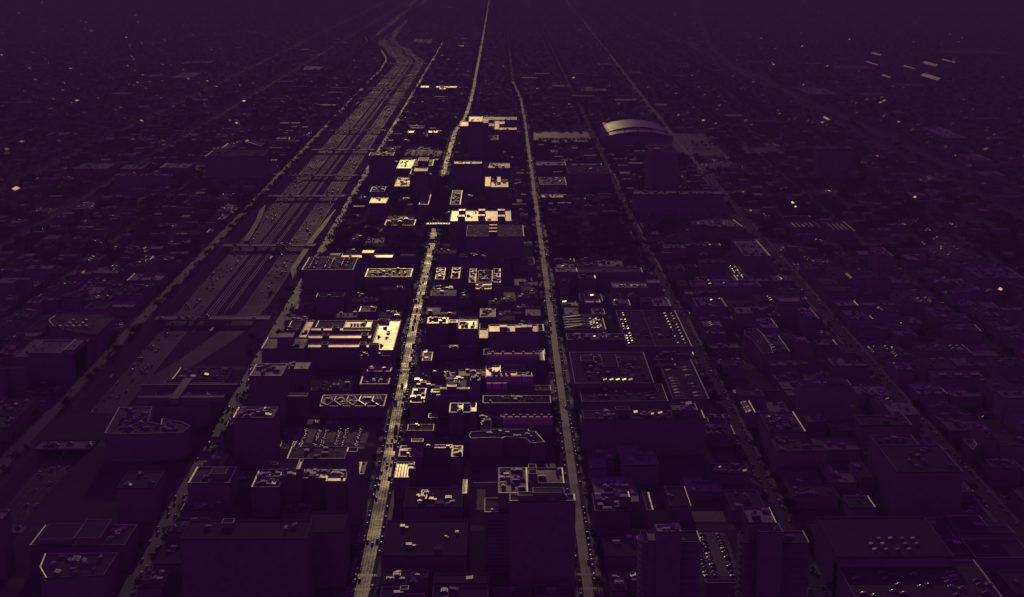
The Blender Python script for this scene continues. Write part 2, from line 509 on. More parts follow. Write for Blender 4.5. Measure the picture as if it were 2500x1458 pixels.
# bridges over the cutting
BR = [(i, y) for i, y in enumerate(CROSS) if CROSS_PX[i] in (1290, 1085, 775, 598, 478, 428, 365, 318, 240, 215, 185, 155)]
for q, (i, y) in enumerate(BR):
    w = 16 if i % 2 == 0 else 12
    xl, xr = ex_left(y) - 2, ex_right(y) + 2
    root = empty('road_bridge', ((xl + xr) / 2, y, EX_Z), 'road bridge over the sunken expressway, %s up from the bottom' % nth(q + 1), 'bridge', 'bridges over the expressway')
    hx = (xr - xl) / 2
    m = MB(); m.box(-hx, hx, -w / 2, w / 2, 4.9, 6.16, bottom=True); m.build('deck', 'pavement', root)
    for s in (-1, 1):
        m = MB(); m.box(-hx, hx, s * w / 2 - .25, s * w / 2 + .25, 5.2, 6.55); m.build('parapet', 'coping', root)
    for px in ((-.31, .3) if hx > 40 else (0,)):
        m = MB(); m.box(px * hx - .6, px * hx + .6, -w / 2 + 1, w / 2 - 1, 0, 4.9); m.build('pier', 'concrete', root)

# ------------------------------------------------------------------ building kit
def _unit_meshes():
    out = []
    # packaged cooling unit with two fan rings
    m = MB(); m.box(-.5, .5, -.5, .5, 0, .8); 
    for cx in (-.24, .24):
        n = 8
        ring = [(cx + .19 * math.cos(2 * math.pi * k / n), .36 * math.sin(2 * math.pi * k / n)) for k in range(n)]
        m.prism(ring, .8, 1.0)
    out.append(m)
    # stepped duct box
    m = MB(); m.box(-.5, .1, -.5, .5, 0, 1); m.box(.1, .5, -.3, .3, 0, .55); out.append(m)
    # hooded vent: box with slanted top
    m = MB()
    a = [(-.5, -.5, 0), (.5, -.5, 0), (.5, .5, 0), (-.5, .5, 0), (-.5, -.5, .65), (.5, -.5, .65), (.5, .5, 1), (-.5, .5, 1)]
    for q in ((0, 1, 5, 4), (1, 2, 6, 5), (2, 3, 7, 6), (3, 0, 4, 7), (4, 5, 6, 7)):
        m.quad([a[i] for i in q])
    out.append(m)
    # round tank / cooling tower
    m = MB(); n = 10
    m.prism([(.5 * math.cos(2 * math.pi * k / n), .5 * math.sin(2 * math.pi * k / n)) for k in range(n)], 0, .85)
    m.prism([(.34 * math.cos(2 * math.pi * k / n), .34 * math.sin(2 * math.pi * k / n)) for k in range(n)], .85, 1)
    out.append(m)
    res = []
    for q in out:
        me = bpy.data.meshes.new('rooftop_unit'); me.from_pydata(q.v, [], q.f); me.materials.append(MATS['unit_metal']); me.update()
        res.append(me)
    m = MB()   # ridged skylight
    m.quad([(-.5, -.5, 0), (0, -.5, 1), (0, .5, 1), (-.5, .5, 0)]); m.quad([(.5, .5, 0), (0, .5, 1), (0, -.5, 1), (.5, -.5, 0)])
    m.quad([(-.5, -.5, 0), (.5, -.5, 0), (0, -.5, 1)]); m.quad([(.5, .5, 0), (-.5, .5, 0), (0, .5, 1)])
    sk = bpy.data.meshes.new('skylight'); sk.from_pydata(m.v, [], m.f); sk.materials.append(MATS['skylight']); sk.update()
    return res, sk


UNITS, SKYL = _unit_meshes()
HERO = []          # roofs that must stay in sight: picture box and distance
FOOT = []          # taken ground: x0, x1, y0, y1


def ccw(p):
    a = sum(p[i][0] * p[(i + 1) % len(p)][1] - p[(i + 1) % len(p)][0] * p[i][1] for i in range(len(p)))
    return p if a > 0 else p[::-1]


def add_unit(parent, x, y, z, w, d, h, k=None):
    o = link('rooftop_unit', UNITS[random.randrange(4) if k is None else k], parent, (x, y, z))
    o.scale = (w, d, h)
    o.rotation_euler.z = random.choice((0, 0, math.pi / 2, -math.pi / 2))
    return o


def volume(root, org, poly, z0, h, roof, wall, opt, part=None):
    """one upright volume: walls, sunken roof, coping, things on the roof. poly in world metres, counter-clockwise"""
    P = [(p[0] - org[0], p[1] - org[1]) for p in poly]
    xs = [p[0] for p in P]; ys = [p[1] for p in P]
    x0, x1, y0, y1 = min(xs), max(xs), min(ys), max(ys)
    m = MB(); m.prism(P, z0, h, top=False)
    if part:
        base = m.build(part, wall, root)
    else:
        base = root; m.build('wall', wall, root)
    if opt.get('vault'):
        r = opt['vault']; n = 12; m = MB()
        pr = [(y0 + (y1 - y0) * (.5 - .5 * math.cos(math.pi * k / n)), h + r * math.sin(math.pi * k / n)) for k in range(n + 1)]
        for a, b in zip(pr, pr[1:]):
            m.quad([(x0, a[0], a[1]), (x1, a[0], a[1]), (x1, b[0], b[1]), (x0, b[0], b[1])], 0, True)
        m.f.append(tuple(range(len(m.v), len(m.v) + n + 1))); m.v += [(x0, p[0], p[1]) for p in pr]; m.m.append(0); m.smooth.append(False)
        m.f.append(tuple(range(len(m.v), len(m.v) + n + 1))); m.v += [(x1, p[0], p[1]) for p in pr][::-1]; m.m.append(0); m.smooth.append(False)
        m.build('roof', roof, base)
        for k in range(opt.get('ribs', 0)):
            m = MB(); xr = x0 + (x1 - x0) * (k + .5) / opt['ribs']
            for a, b in zip(pr, pr[1:]):
                m.quad([(xr - .5, a[0], a[1] + .25), (xr + .5, a[0], a[1] + .25), (xr + .5, b[0], b[1] + .25), (xr - .5, b[0], b[1] + .25)])
                m.quad([(xr - .5, a[0], a[1]), (xr - .5, a[0], a[1] + .25), (xr - .5, b[0], b[1] + .25), (xr - .5, b[0], b[1])])
                m.quad([(xr + .5, a[0], a[1] + .25), (xr + .5, a[0], a[1]), (xr + .5, b[0], b[1]), (xr + .5, b[0], b[1] + .25)])
            m.build('rib', 'dark', base)
        for k in range(opt.get('vents', 0)):
            xr = x0 + (x1 - x0) * (k + .5) / opt['vents']
            add_unit(base, xr, (y0 + y1) / 2, h + r - .2, 2.2, 2.2, 2.2, 3)
        return base
    dz = opt.get('dz', .55)
    m = MB(); q = inset(P, .3); m.quad([(p[0], p[1], h - dz) for p in q]); rf = m.build('roof', roof, base)
    cw = opt.get('cw', .7)
    m = MB(); m.ring(P, cw, h - dz - .05, h + .12, 0, opt.get('sl', random.choice((0, .1, .2, .35, .5))))   # cappings fall inwards
    m.build('coping', opt.get('cm', 'coping'), base)
    w_, d_ = x1 - x0, y1 - y0
    rx = lambda: x0 + w_ * random.uniform(.12, .88)
    ry = lambda: y0 + d_ * random.uniform(.12, .88)
    if len(P) > 4:
        inside = lambda x, y: _inside(x, y, inset(P, 3))
    else:
        inside = lambda x, y: True
    for k in range(opt.get('u', 0)):
        for _ in range(8):
            x, y = rx(), ry()
            if inside(x, y): break
        s = random.uniform(1.6, 3.6)
        add_unit(base, x, y, h - dz, s * random.uniform(.8, 2.0), s * random.uniform(.8, 1.6), random.uniform(1.2, 2.6))
    nclut = int(min(36, w_ * d_ / 110)) if h - z0 > 3 and roof not in ('cream', 'tan_sunlit') and org[1] > 960 else 0
    if nclut > 2:                                         # pipes, vents and curbs too small to pick apart
        m = MB()
        for _ in range(nclut):
            x, y = x0 + w_ * random.uniform(.06, .94), y0 + d_ * random.uniform(.06, .94)
            if not inside(x, y): continue
            sx, sy = random.choice(((.4, .4), (.5, .7), (.25, 2), (2, .25), (.7, .5), (.2, 4), (4, .2)))
            sx, sy = min(sx, w_ * .05), min(sy, d_ * .05)
            m.box(x - sx, x + sx, y - sy, y + sy, h - dz, h - dz + random.uniform(.25, 1.2))
        if m.v: m.build('roof_clutter', 'clutter', base)['kind'] = 'stuff'
    for (fx, fy, w, d, hh) in opt.get('pent', ()):       # stair and lift houses given by their place on the roof
        m = MB(); cx, cy = x0 + w_ * fx, y0 + d_ * fy
        p = [(cx - w / 2, cy - d / 2), (cx + w / 2, cy - d / 2), (cx + w / 2, cy + d / 2), (cx - w / 2, cy + d / 2)]
        m.prism(p, h - dz, h - dz + hh, 0, top=False)
        m.ring(p, .35, h - dz + hh - .3, h - dz + hh + .12, 2)
        m.quad([(a[0], a[1], h - dz + hh - .2) for a in inset(p, .2)], 1)
        m.build('penthouse', [wall, opt.get('pr', roof), 'coping'], base)
    if 'sky' in opt:
        nx, ny, w, d, hh = opt['sky'][:5]
        fx0, fx1, fy0, fy1 = opt['sky'][5] if len(opt['sky']) > 5 else (.12, .88, .15, .85)
        for i in range(nx):
            for j in range(ny):
                if nx * ny > 5 and random.random() < .25: continue
                o = link('skylight', SKYL, base, (x0 + w_ * (fx0 + (fx1 - fx0) * (i + .5) / nx), y0 + d_ * (fy0 + (fy1 - fy0) * (j + .5) / ny), h - dz))
                o.scale = (w, d, max(.25, w / 2 * opt.get('sl', .2) * random.uniform(.5, 1.35)) if opt.get('hero') else hh)
    if 'grid' in opt:                                     # regular rows of small vents
        nx, ny, s = opt['grid'][:3]
        fx0, fx1, fy0, fy1 = opt['grid'][3] if len(opt['grid']) > 3 else (.1, .9, .12, .88)
        for i in range(nx):
            for j in range(ny):
                if nx * ny > 7 and random.random() < .3: continue
                add_unit(base, x0 + w_ * (fx0 + (fx1 - fx0) * (i + .5) / nx), y0 + d_ * (fy0 + (fy1 - fy0) * (j + .5) / ny), h - dz, s * 1.2, s, s * .8, opt.get('gk', 2)).rotation_euler.z = math.copysign(math.pi / 2, -org[0] - 60)
    if 'saw' in opt:                                      # sawtooth rooflights
        n, fx0, fx1, fy0, fy1 = opt['saw']
        for k in range(n):
            xa = x0 + w_ * (fx0 + (fx1 - fx0) * k / n); xb = x0 + w_ * (fx0 + (fx1 - fx0) * (k + .8) / n)
            ya, yb = y0 + d_ * fy0, y0 + d_ * fy1; zz = h - dz
            m = MB()
            m.quad([(xa, ya, zz), (xb, ya, zz), (xb, ya, zz + 3.2)], 1); m.quad([(xb, yb, zz), (xa, yb, zz), (xb, yb, zz + 3.2)], 1)
            m.quad([(xa, ya, zz), (xb, ya, zz + 3.2), (xb, yb, zz + 3.2), (xa, yb, zz)], 0); m.quad([(xb, ya, zz), (xb, yb, zz), (xb, yb, zz + 3.2), (xb, ya, zz + 3.2)], 1)
            m.build('rooflight', ['skylight', 'concrete'], base)
    if 'bands' in opt:                                    # window bands on the street front
        n = opt['bands']
        for k in range(n):
            zz = z0 + (h - z0) * (k + .35) / n; dh = (h - z0) / n * .45
            m = MB(); m.box(x0 + 1, x1 - 1, y0 - .12, y0 + .1, zz, zz + dh); m.build('window_band', 'window_band', base)
            if opt.get('sideb'):
                xx = x0 if opt['sideb'] < 0 else x1
                m = MB(); m.box(xx - .12, xx + .12, y0 + 1, y1 - 1, zz, zz + dh); m.build('window_band', 'window_band', base)
    if 'balc' in opt:                                     # a column of balcony slabs up one side
        n = opt['balc']
        for k in range(n):
            zz = z0 + (h - z0) * (k + .6) / n
            for yy in np.linspace(y0 + 3, y1 - 8, max(2, int(d_ / 14))):
                m = MB(); m.box(x0 - 1.5, x0, yy, yy + 5, zz, zz + .9, bottom=True); m.build('balcony', 'concrete', base)
    return base


def _inside(x, y, p):
    c = False
    for i in range(len(p)):
        (xa, ya), (xb, yb) = p[i], p[i - 1]
        if (ya > y) != (yb > y) and x < (xb - xa) * (y - ya) / (yb - ya) + xa: c = not c
    return c


def lean_for(x, y):  # slope that turns cappings and rooflights towards the sun-glint angle
    a = math.cos(SUN_EL) * math.sin((math.atan2(x, y) - SUN_AZ) / 2) / math.sin(SUN_EL)
    return abs(a) * random.uniform(.2, .9)


def building(name, cat, label, vols, wall='brick', group=None):
    polys = []
    for v in vols:
        if isinstance(v[0], list):
            h = v[1]; poly = ccw([tuple(G(x, y, h)[:2]) for x, y in v[0]]); roof = v[2]; opt = v[3] if len(v) > 3 else {}
        else:
            h = v[4]; x0, x1, y0, y1 = rect(*v[:5]); poly = [(x0, y0), (x1, y0), (x1, y1), (x0, y1)]; roof = v[5]; opt = v[6] if len(v) > 6 else {}
        polys.append((poly, h, roof, opt))
    for poly, h, roof, opt in polys:                  # keep walls off the carriageways
        ym = sum(p[1] for p in poly) / len(poly)
        for k, (ln, w) in AVENUES.items():
            c = av_x(k, ym); lo, hi = c - w / 2 - 2.5, c + w / 2 + 2.5
            xs = [p[0] for p in poly]
            if ym > ln[-1][1] or min(xs) >= hi or max(xs) <= lo: continue
            if (min(xs) + max(xs)) / 2 < c:
                poly[:] = [(min(p[0], lo), p[1]) for p in poly]
            else:
                poly[:] = [(max(p[0], hi), p[1]) for p in poly]
    allp = [p for q in polys for p in q[0]]
    x0, x1 = min(p[0] for p in allp), max(p[0] for p in allp)
    y0, y1 = min(p[1] for p in allp), max(p[1] for p in allp)
    for q in polys:
        qx = [p[0] for p in q[0]]; qy = [p[1] for p in q[0]]
        FOOT.append((min(qx), max(qx), min(qy), max(qy)))
        if q[1] - q[3].get('z0', 0) > 3:
            sp = [project(a, b, q[1]) for a, b in q[0]]
            HERO.append((min(p[0] for p in sp), max(p[0] for p in sp), min(p[1] for p in sp), max(p[1] for p in sp), min(qy)))
    org = ((x0 + x1) / 2, (y0 + y1) / 2)
    root = empty(name, (org[0], org[1], 0), label, cat, group)
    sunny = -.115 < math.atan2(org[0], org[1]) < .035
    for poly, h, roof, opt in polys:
        if roof == 'tan': roof = 'tan_sunlit' if sunny else 'pale_off_sun'  # same roof: lighter copy along the sun's bearing, duller copy aside
        if roof == 'cream' and not sunny and abs(org[0]) > 150: roof = 'pale_off_sun'
        opt.setdefault('sl', lean_for(*org)); opt.setdefault('hero', True)
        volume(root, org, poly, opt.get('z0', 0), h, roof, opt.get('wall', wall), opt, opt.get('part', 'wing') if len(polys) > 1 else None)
    return root


# ------------------------------------------------------------------ the buildings one can tell apart
Bd = building
# --- between the expressway and the bright avenue
Bd('mail_depot', 'depot', 'huge cream-roofed comb-shaped depot beside the bright avenue with dark light wells', [
    (905, 972, 855, 782, 22, 'cream', {'u': 7, 'cw': .9, 'pr': 'dark', 'pent': [(.12, .08, 9, 7, 4), (.2, .94, 11, 5, 3)]}),
    (838, 905, 801, 783, 21.6, 'cream', {'u': 2, 'grid': (5, 1, 2.2, (.2, .8, .3, .6))}),
    (746, 905, 807, 799, 21.2, 'cream', {'cw': .35, 'u': 2, 'pr': 'dark', 'pent': [(.45, .5, 6, 9, 2.6)]}),
    (746, 905, 826, 817, 21.2, 'cream', {'cw': .35, 'pr': 'dark', 'pent': [(.3, .5, 6, 9, 2.6), (.9, .5, 6, 9, 2.6)]}),
    (747, 905, 848, 839, 21.2, 'cream', {'cw': .35, 'pr': 'dark', 'pent': [(.28, .5, 6, 9, 2.6), (.87, .5, 6, 9, 2.6)]}),
    (727, 747, 827, 783, 21.7, 'cream', {'u': 2}),
    (747, 906, 847, 783, 14, 'membrane', {'cop': 0}),
    (700, 727, 806, 783, 15, 'membrane', {'u': 2}),
    (946, 980, 856, 820, 17, 'cream', {'u': 2})], wall='concrete')
Bd('office_building', 'office', 'brown-roofed office block joined to the left end of the comb-shaped depot', [
    (638, 742, 851, 824, 25, 'brown', {'u': 3, 'pent': [(.5, .6, 14, 16, 7)]})])
Bd('parking_garage', 'garage', 'tall dark garage right of the expressway with cars on its roof', [
    (736, 862, 659, 628, 34, 'membrane', {'u': 4, 'cw': 1.2})], wall='concrete')
Bd('school_building', 'school', 'long thin cream-roofed slab behind the dark garage, lifted middle', [
    (832, 958, 629, 621, 20, 'cream', {'u': 3, 'pent': [(.52, .5, 14, 18, 6)]})])
Bd('apartment_block', 'apartments', 'apartment block with crowded cream-edged terraces left of the bright avenue', [
    (890, 1012, 676, 656, 24, 'brown', {'u': 26, 'cw': 1.4}), (895, 1010, 695, 679, 16, 'brown', {'u': 22, 'cw': 1.4})])
Bd('office_building', 'office', 'dark block with a bright right coping on the bright avenue below the comb-shaped depot', [
    (878, 962, 938, 905, 11, 'dark', {'u': 8, 'cw': 1.2}), (895, 967, 907, 893, 14, 'tan', {'u': 6})])
Bd('apartment_block', 'apartments', 'apartment block with five grey fan-shaped roof pads beside the bright avenue', [
    (780, 942, 992, 964, 10, 'membrane', {'u': 6, 'cw': 1.1}),
    ([(783, 982), (800, 990), (815, 978), (808, 966), (788, 966)], 11, 'grey', {'u': 2, 'part': 'roof_pad', 'z0': 9}),
    ([(815, 978), (832, 990), (844, 978), (836, 967), (820, 967)], 11, 'grey', {'u': 2, 'part': 'roof_pad', 'z0': 9}),
    ([(845, 978), (862, 990), (874, 978), (866, 966), (850, 966)], 11, 'grey', {'u': 2, 'part': 'roof_pad', 'z0': 9}),
    ([(875, 978), (893, 990), (905, 978), (897, 966), (881, 966)], 11, 'grey', {'u': 2, 'part': 'roof_pad', 'z0': 9}),
    ([(907, 978), (924, 989), (934, 978), (928, 967), (912, 967)], 11, 'grey', {'u': 2, 'part': 'roof_pad', 'z0': 9})])
Bd('apartment_tower', 'apartments', 'tall dark slab beside the service road with a thin cream-edged rooftop', [
    (608, 688, 918, 888, 42, 'brown', {'u': 10, 'cw': 1.4})])
Bd('storage_building', 'warehouse', 'low building with one narrow bright cream roof strip below the depot', [
    (678, 750, 968, 960, 18, 'cream', {})])
Bd('apartment_tower', 'apartments', 'tall dark block beside the service road, roof crowded with small units', [
    (568, 668, 1020, 994, 40, 'brown', {'u': 30, 'cw': 1.0})])
Bd('civic_building', 'building', 'wide dark building with stepped pale outline beside the expressway', [
    ([(255, 1058), (290, 995), (372, 993), (362, 1030), (392, 1036), (395, 1022), (445, 1030), (465, 1040), (448, 1056), (325, 1060)], 22, 'membrane', {'u': 34, 'cw': .9})])
Bd('office_building', 'office', 'brown gridded-roof building behind the stepped pale-outlined building', [
    (358, 536, 990, 930, 20, 'brown', {'u': 12, 'pent': [(.42, .5, 7, 60, 5), (.5, .2, 70, 7, 4), (.5, .7, 80, 5, 4)]}),
    (420, 575, 926, 898, 18, 'dark', {'u': 12})])
Bd('arena_hall', 'hall', 'broad brown zigzag-roofed hall left of the expressway', [
    (32, 258, 872, 826, 22, 'brown', {'u': 3, 'cw': .4}), (70, 150, 862, 832, 25, 'brown', {'cw': .3}), (155, 245, 855, 827, 26, 'brown', {'cw': .3})])
Bd('sports_hall', 'hall', 'dark oval sports hall directly behind the brown zigzag-roofed hall', [
    ([(118, 782), (135, 771), (165, 764), (250, 763), (300, 775), (330, 790), (315, 808), (250, 818), (190, 812), (130, 796)], 20, 'membrane', {'grid': (5, 3, 2.5, (.25, .75, .3, .7)), 'cw': .5})])
Bd('market_hall', 'hall', 'dark low hall with bright-edged left parapet beside the near service road', [
    (458, 560, 1180, 1140, 20, 'membrane', {'u': 6, 'cw': 1.2, 'pent': [(.66, .45, 11, 12, 4)]})])
Bd('hotel', 'hotel', 'near hotel with cluttered dark roof, left of the cream-strip hotel wing', [
    (613, 682, 1190, 1146, 22, 'dark', {'u': 26, 'cw': .9})])
Bd('hotel', 'hotel', 'near hotel with cream roof strips and a dark lift tower by the bright avenue', [
    (684, 733, 1161, 1148, 27, 'cream', {'u': 3}), (734, 846, 1168, 1146, 21, 'dark', {'u': 22, 'cw': 1.1}),
    (795, 844, 1175, 1162, 24, 'cream', {'u': 1}), (722, 733, 1146, 1122, 30, 'cream', {}),
    (846, 873, 1103, 1093, 52, 'dark', {'cw': .8}), (873, 900, 1158, 1128, 26, 'dark', {'sky': (3, 1, 2.5, 14, 1.2), 'cw': 1.2})])
Bd('parking_lot_hall', 'warehouse', 'wide low ribbed roof left of the hotel tower with cars behind', [
    (700, 842, 1120, 1090, 10, 'membrane', {'u': 5, 'sky': (3, 1, .8, 24, .5)})])
Bd('department_store', 'store', 'vast black block at the bottom left of the bright avenue', [
    (440, 748, 1316, 1270, 44, 'dark', {'cm': 'brick', 'u': 3, 'cw': .5, 'pent': [(.33, .75, 7, 7, 3)]}),
    (748, 838, 1300, 1250, 36, 'dark', {'cm': 'brick', 'cw': .3})], wall='brick')
Bd('warehouse', 'warehouse', 'large warehouse with cluttered brown roof in the lower left corner', [
    (72, 310, 1332, 1282, 18, 'dark', {'u': 40, 'cw': .8, 'pent': [(.25, .5, 22, 25, 3), (.6, .5, 16, 30, 5)]})])
Bd('warehouse', 'warehouse', 'dark angular-cornered warehouse at the bottom of the lower left corner', [
    ([(97, 1385), (112, 1412), (255, 1405), (300, 1350), (110, 1352)], 20, 'dark', {'u': 12, 'cw': .7, 'sky': (5, 2, 4, 4, 1.2, (.35, .6, .7, .9))})])
Bd('office_building', 'office', 'dark office block in shade left of the near service road', [
    (285, 400, 1192, 1150, 24, 'dark', {'cm': 'brick', 'u': 8, 'cw': .6})])
Bd('office_building', 'office', 'pale glassy roof corner cut by the left edge near the bottom', [
    (-60, 6, 1268, 1245, 40, 'tan', {'sky': (3, 1, 4, 6, 1)})])
# --- skybridge cluster
Bd('hospital_wing', 'hospital', 'low hospital wing with round white roof domes left of the bright avenue', [
    (938, 1012, 550, 536, 16, 'dark', {'cw': 1.2, 'grid': (5, 2, 6.0, (.05, .95, .05, .95)), 'gk': 3})])
Bd('office_slab', 'office', 'big cream rectangular roof with three clusters of rooftop units right of the bright avenue', [
    (1098, 1248, 540, 514, 36, 'cream', {'cw': 1.0, 'u': 6, 'pent': [(.16, .2, 5, 14, 5), (.21, .2, 5, 14, 5), (.16, .75, 5, 14, 5), (.21, .75, 5, 14, 5),
        (.49, .25, 5, 14, 5), (.54, .25, 5, 14, 5), (.49, .75, 5, 14, 5), (.54, .75, 5, 14, 5), (.81, .2, 5, 14, 5), (.87, .2, 5, 14, 5), (.81, .75, 5, 14, 5), (.87, .75, 5, 14, 5)]})], wall='concrete')
Bd('office_slab', 'office', 'dark grey slab in front of the big cream rectangular roof', [
    (1138, 1279, 577, 550, 34, 'membrane', {'cw': .5, 'pent': [(.43, .2, 5, 7, 4), (.43, .5, 5, 7, 4), (.43, .8, 5, 7, 4), (.5, .2, 5, 7, 4), (.5, .5, 5, 7, 4), (.5, .8, 5, 7, 4)], 'pr': 'cream'})], wall='concrete')
rt = empty('skybridge', (JX, G(1060, 548, 14)[1], 9), 'enclosed skybridge crossing high over the bright avenue', 'skybridge')
m = MB(); m.box(-17, 17, -4, 4, 0, 5.5, bottom=True); m.build('deck', 'glass_wall', rt)
for s in (-4, 4):
    m = MB(); m.box(-17, 17, s - .4, s + .4, 5.5, 6.2); m.build('coping', 'coping', rt)
for k in range(9):
    m = MB(); m.box(-15 + k * 3.6, -13.4 + k * 3.6, -2.6, 2.6, 5.5, 6.3); m.build('roof_panel', 'cream', rt)
for s in (-1, 1):
    m = MB(); m.box(s * 15 - .8, s * 15 + .8, -2, 2, -9, 0); m.build('pier', 'concrete', rt)
# --- far hospital district
Bd('hospital_tower', 'hospital', 'dark hospital tower with bright rooftop standing at the bend of the bright avenue', [
    (1143, 1178, 297, 284, 70, 'cream', {'u': 3, 'cw': 1.5}), (1178, 1192, 300, 288, 60, 'tan', {}), (1122, 1146, 308, 297, 30, 'cream', {'cw': 2})], wall='concrete')
Bd('hospital_block', 'hospital', 'bright U-shaped hospital roof right of the hospital tower', [
    (1206, 1219, 316, 295, 34, 'cream', {'cw': 1.5}), (1218, 1232, 303, 296, 34, 'cream', {}), (1216, 1262, 317, 311, 33, 'cream', {'u': 3})])
Bd('hospital_block', 'hospital', 'two thin cream roofs stacked behind the U-shaped hospital roof', [
    (1180, 1262, 293, 285, 22, 'tan', {'u': 4}), (1178, 1212, 308, 301, 26, 'tan', {'u': 2})])
Bd('hospital_block', 'hospital', 'grey terraced block in front of the hospital tower', [
    (1165, 1210, 352, 338, 22, 'membrane', {'u': 3}), (1192, 1216, 342, 331, 28, 'grey', {'u': 2})])
Bd('medical_building', 'building', 'cream lot-side roof left of the square medical tower', [(968, 1004, 411, 390, 10, 'cream', {'u': 9, 'cw': 1})])
Bd('medical_tower', 'hospital', 'square medical tower with brown stepped roof left of the bright avenue', [
    (1006, 1056, 405, 389, 44, 'brown', {'cw': 1.2, 'pent': [(.5, .5, 16, 40, 6)]}), (1010, 1043, 418, 410, 46, 'tan', {}), (1000, 1053, 425, 404, 36, 'dark', {'cw': 1.4})])
Bd('medical_building', 'building', 'broken cream-roofed annex below the square medical tower', [
    (962, 998, 455, 433, 10, 'tan', {'u': 14})])
Bd('medical_building', 'building', 'bright cream two-step roof right of the bright avenue, below the hospital', [
    (1183, 1197, 455, 431, 24, 'cream', {}), (1198, 1241, 457, 444, 24, 'cream', {'u': 5}), (1213, 1222, 445, 431, 26, 'cream', {})])
Bd('medical_building', 'building', 'small bright cream roof by the service road above the garage', [
    (901, 943, 496, 483, 18, 'cream', {'u': 3, 'cw': 1.2}), (903, 938, 468, 456, 16, 'dark', {'u': 10, 'cw': 1.3})])
Bd('medical_building', 'building', 'dark medical block with units, directly left of the bright avenue under the medical tower', [
    (1022, 1046, 500, 465, 16, 'brown', {'u': 20, 'cw': 1.0})])
Bd('medical_building', 'building', 'dark medical block with units directly right of the bright avenue', [
    (1098, 1124, 500, 465, 16, 'brown', {'u': 18, 'cw': 1.0})])
Bd('medical_block', 'hospital', 'wide dark block with a thin pale roof line right of the bright avenue', [
    (1108, 1176, 400, 394, 34, 'tan', {'u': 4, 'cw': 1.0})], wall='concrete')
Bd('residence_hall', 'building', 'black residence block left of the square medical tower', [(900, 960, 380, 372, 40, 'brown', {'u': 8, 'cw': .8})])
Bd('medical_building', 'building', 'narrow cream roof right of the dark wide medical block', [(1178, 1245, 410, 398, 12, 'tan', {'u': 14, 'cw': .8})])
Bd('medical_building', 'building', 'small cream roof facing the expressway left of the bright avenue bend', [(995, 1010, 324, 319, 12, 'cream', {})])
Bd('medical_building', 'building', 'second small cream roof left of the bright avenue bend', [(1045, 1068, 324, 319, 12, 'cream', {'u': 2})])
# --- right of the bright avenue
Bd('studio_building', 'building', 'U-shaped bright roof with two side wings and a ridged cream front', [
    (1144, 1162, 690, 656, 20, 'tan', {'u': 16, 'cw': 1.2}), (1204, 1222, 690, 656, 20, 'tan', {'u': 14, 'cw': 1.2}),
    (1161, 1200, 697, 691, 19, 'cream', {'u': 3}), (1161, 1200, 706, 701, 18, 'cream', {'u': 3}), (1166, 1202, 688, 660, 12, 'dark', {'u': 14})])
Bd('studio_building', 'building', 'small cream stepped roofs right beside the bright avenue, left of pair', [(1062, 1084, 682, 654, 14, 'brown', {'u': 20})])
Bd('studio_building', 'building', 'ladder-shaped bright roof outline right of the small stepped roofs', [(1100, 1122, 680, 653, 14, 'dark', {'u': 8, 'cw': 1.6})])
Bd('loft_building', 'building', 'bright-edged loft with a two-level cream roof opposite the comb-shaped depot', [
    (1042, 1094, 790, 775, 24, 'tan', {'cw': 1.8, 'u': 6}), (1094, 1118, 788, 781, 23, 'tan', {'cw': 1.8}), (1118, 1166, 803, 780, 26, 'cream', {'u': 7, 'cw': 1.2}),
    (1115, 1166, 826, 804, 14, 'dark', {'cw': 1.6})])
Bd('loft_building', 'building', 'long cream roof carrying dark rooftop units left of the brown avenue', [
    (1192, 1314, 810, 793, 24, 'cream', {'u': 4, 'cw': .9, 'pent': [(.3, .5, 7, 10, 3), (.6, .4, 6, 10, 3), (.72, .5, 6, 12, 3), (.83, .5, 5, 10, 3)]}),
    (1168, 1191, 826, 803, 14, 'tan', {}), (1313, 1329, 808, 792, 20, 'dark', {'cw': 1.4})])
Bd('chapel', 'building', 'dark gabled-edge building with bright rim lights right of the bright avenue', [
    (1030, 1054, 880, 860, 14, 'grey', {'u': 3})])
Bd('school_building', 'school', 'long low roof with one thin bright ridge below the loft', [(1073, 1162, 848, 843, 12, 'tan', {'u': 5, 'cw': 1.1})])
Bd('vaulted_hall', 'hall', 'long barrel-roofed hall left of the brown avenue with a dark front', [
    (1190, 1316, 878, 868, 14, 'vault_metal', {'vault': 4, 'vents': 5}), (1180, 1331, 866, 852, 11, 'dark', {'u': 10, 'cw': .8}), (1317, 1330, 880, 856, 15, 'tan', {'cw': 1.2})])
Bd('factory', 'factory', 'white-roofed factory with four sawtooth rooflights below the barrel-roofed hall', [
    (1184, 1222, 922, 893, 18, 'cream', {'u': 4}), (1198, 1262, 921, 908, 18.2, 'cream', {'saw': (4, 0, .8, .05, .95), 'cw': .4}), (1262, 1300, 925, 910, 14, 'brown', {'u': 6})])
Bd('vaulted_hall', 'hall', 'twin barrel roofs below the sawtooth factory', [
    (1187, 1302, 937, 925, 14, 'vault_metal', {'vault': 5, 'ribs': 2}), (1188, 1238, 951, 941, 13, 'vault_metal', {'vault': 4, 'ribs': 2}), (1238, 1345, 953, 941, 12, 'membrane', {'u': 3, 'cw': .5})])
Bd('warehouse', 'warehouse', 'black flat warehouse outlined in thin copings left of the brown avenue', [
    (1178, 1346, 984, 966, 14, 'dark', {'u': 5, 'cw': .8})])
Bd('vaulted_hall', 'hall', 'barrel-roofed hall with a double row of round vents left of the brown avenue', [
    (1228, 1349, 1038, 1026, 12, 'vault_metal', {'vault': 5, 'vents': 7})])
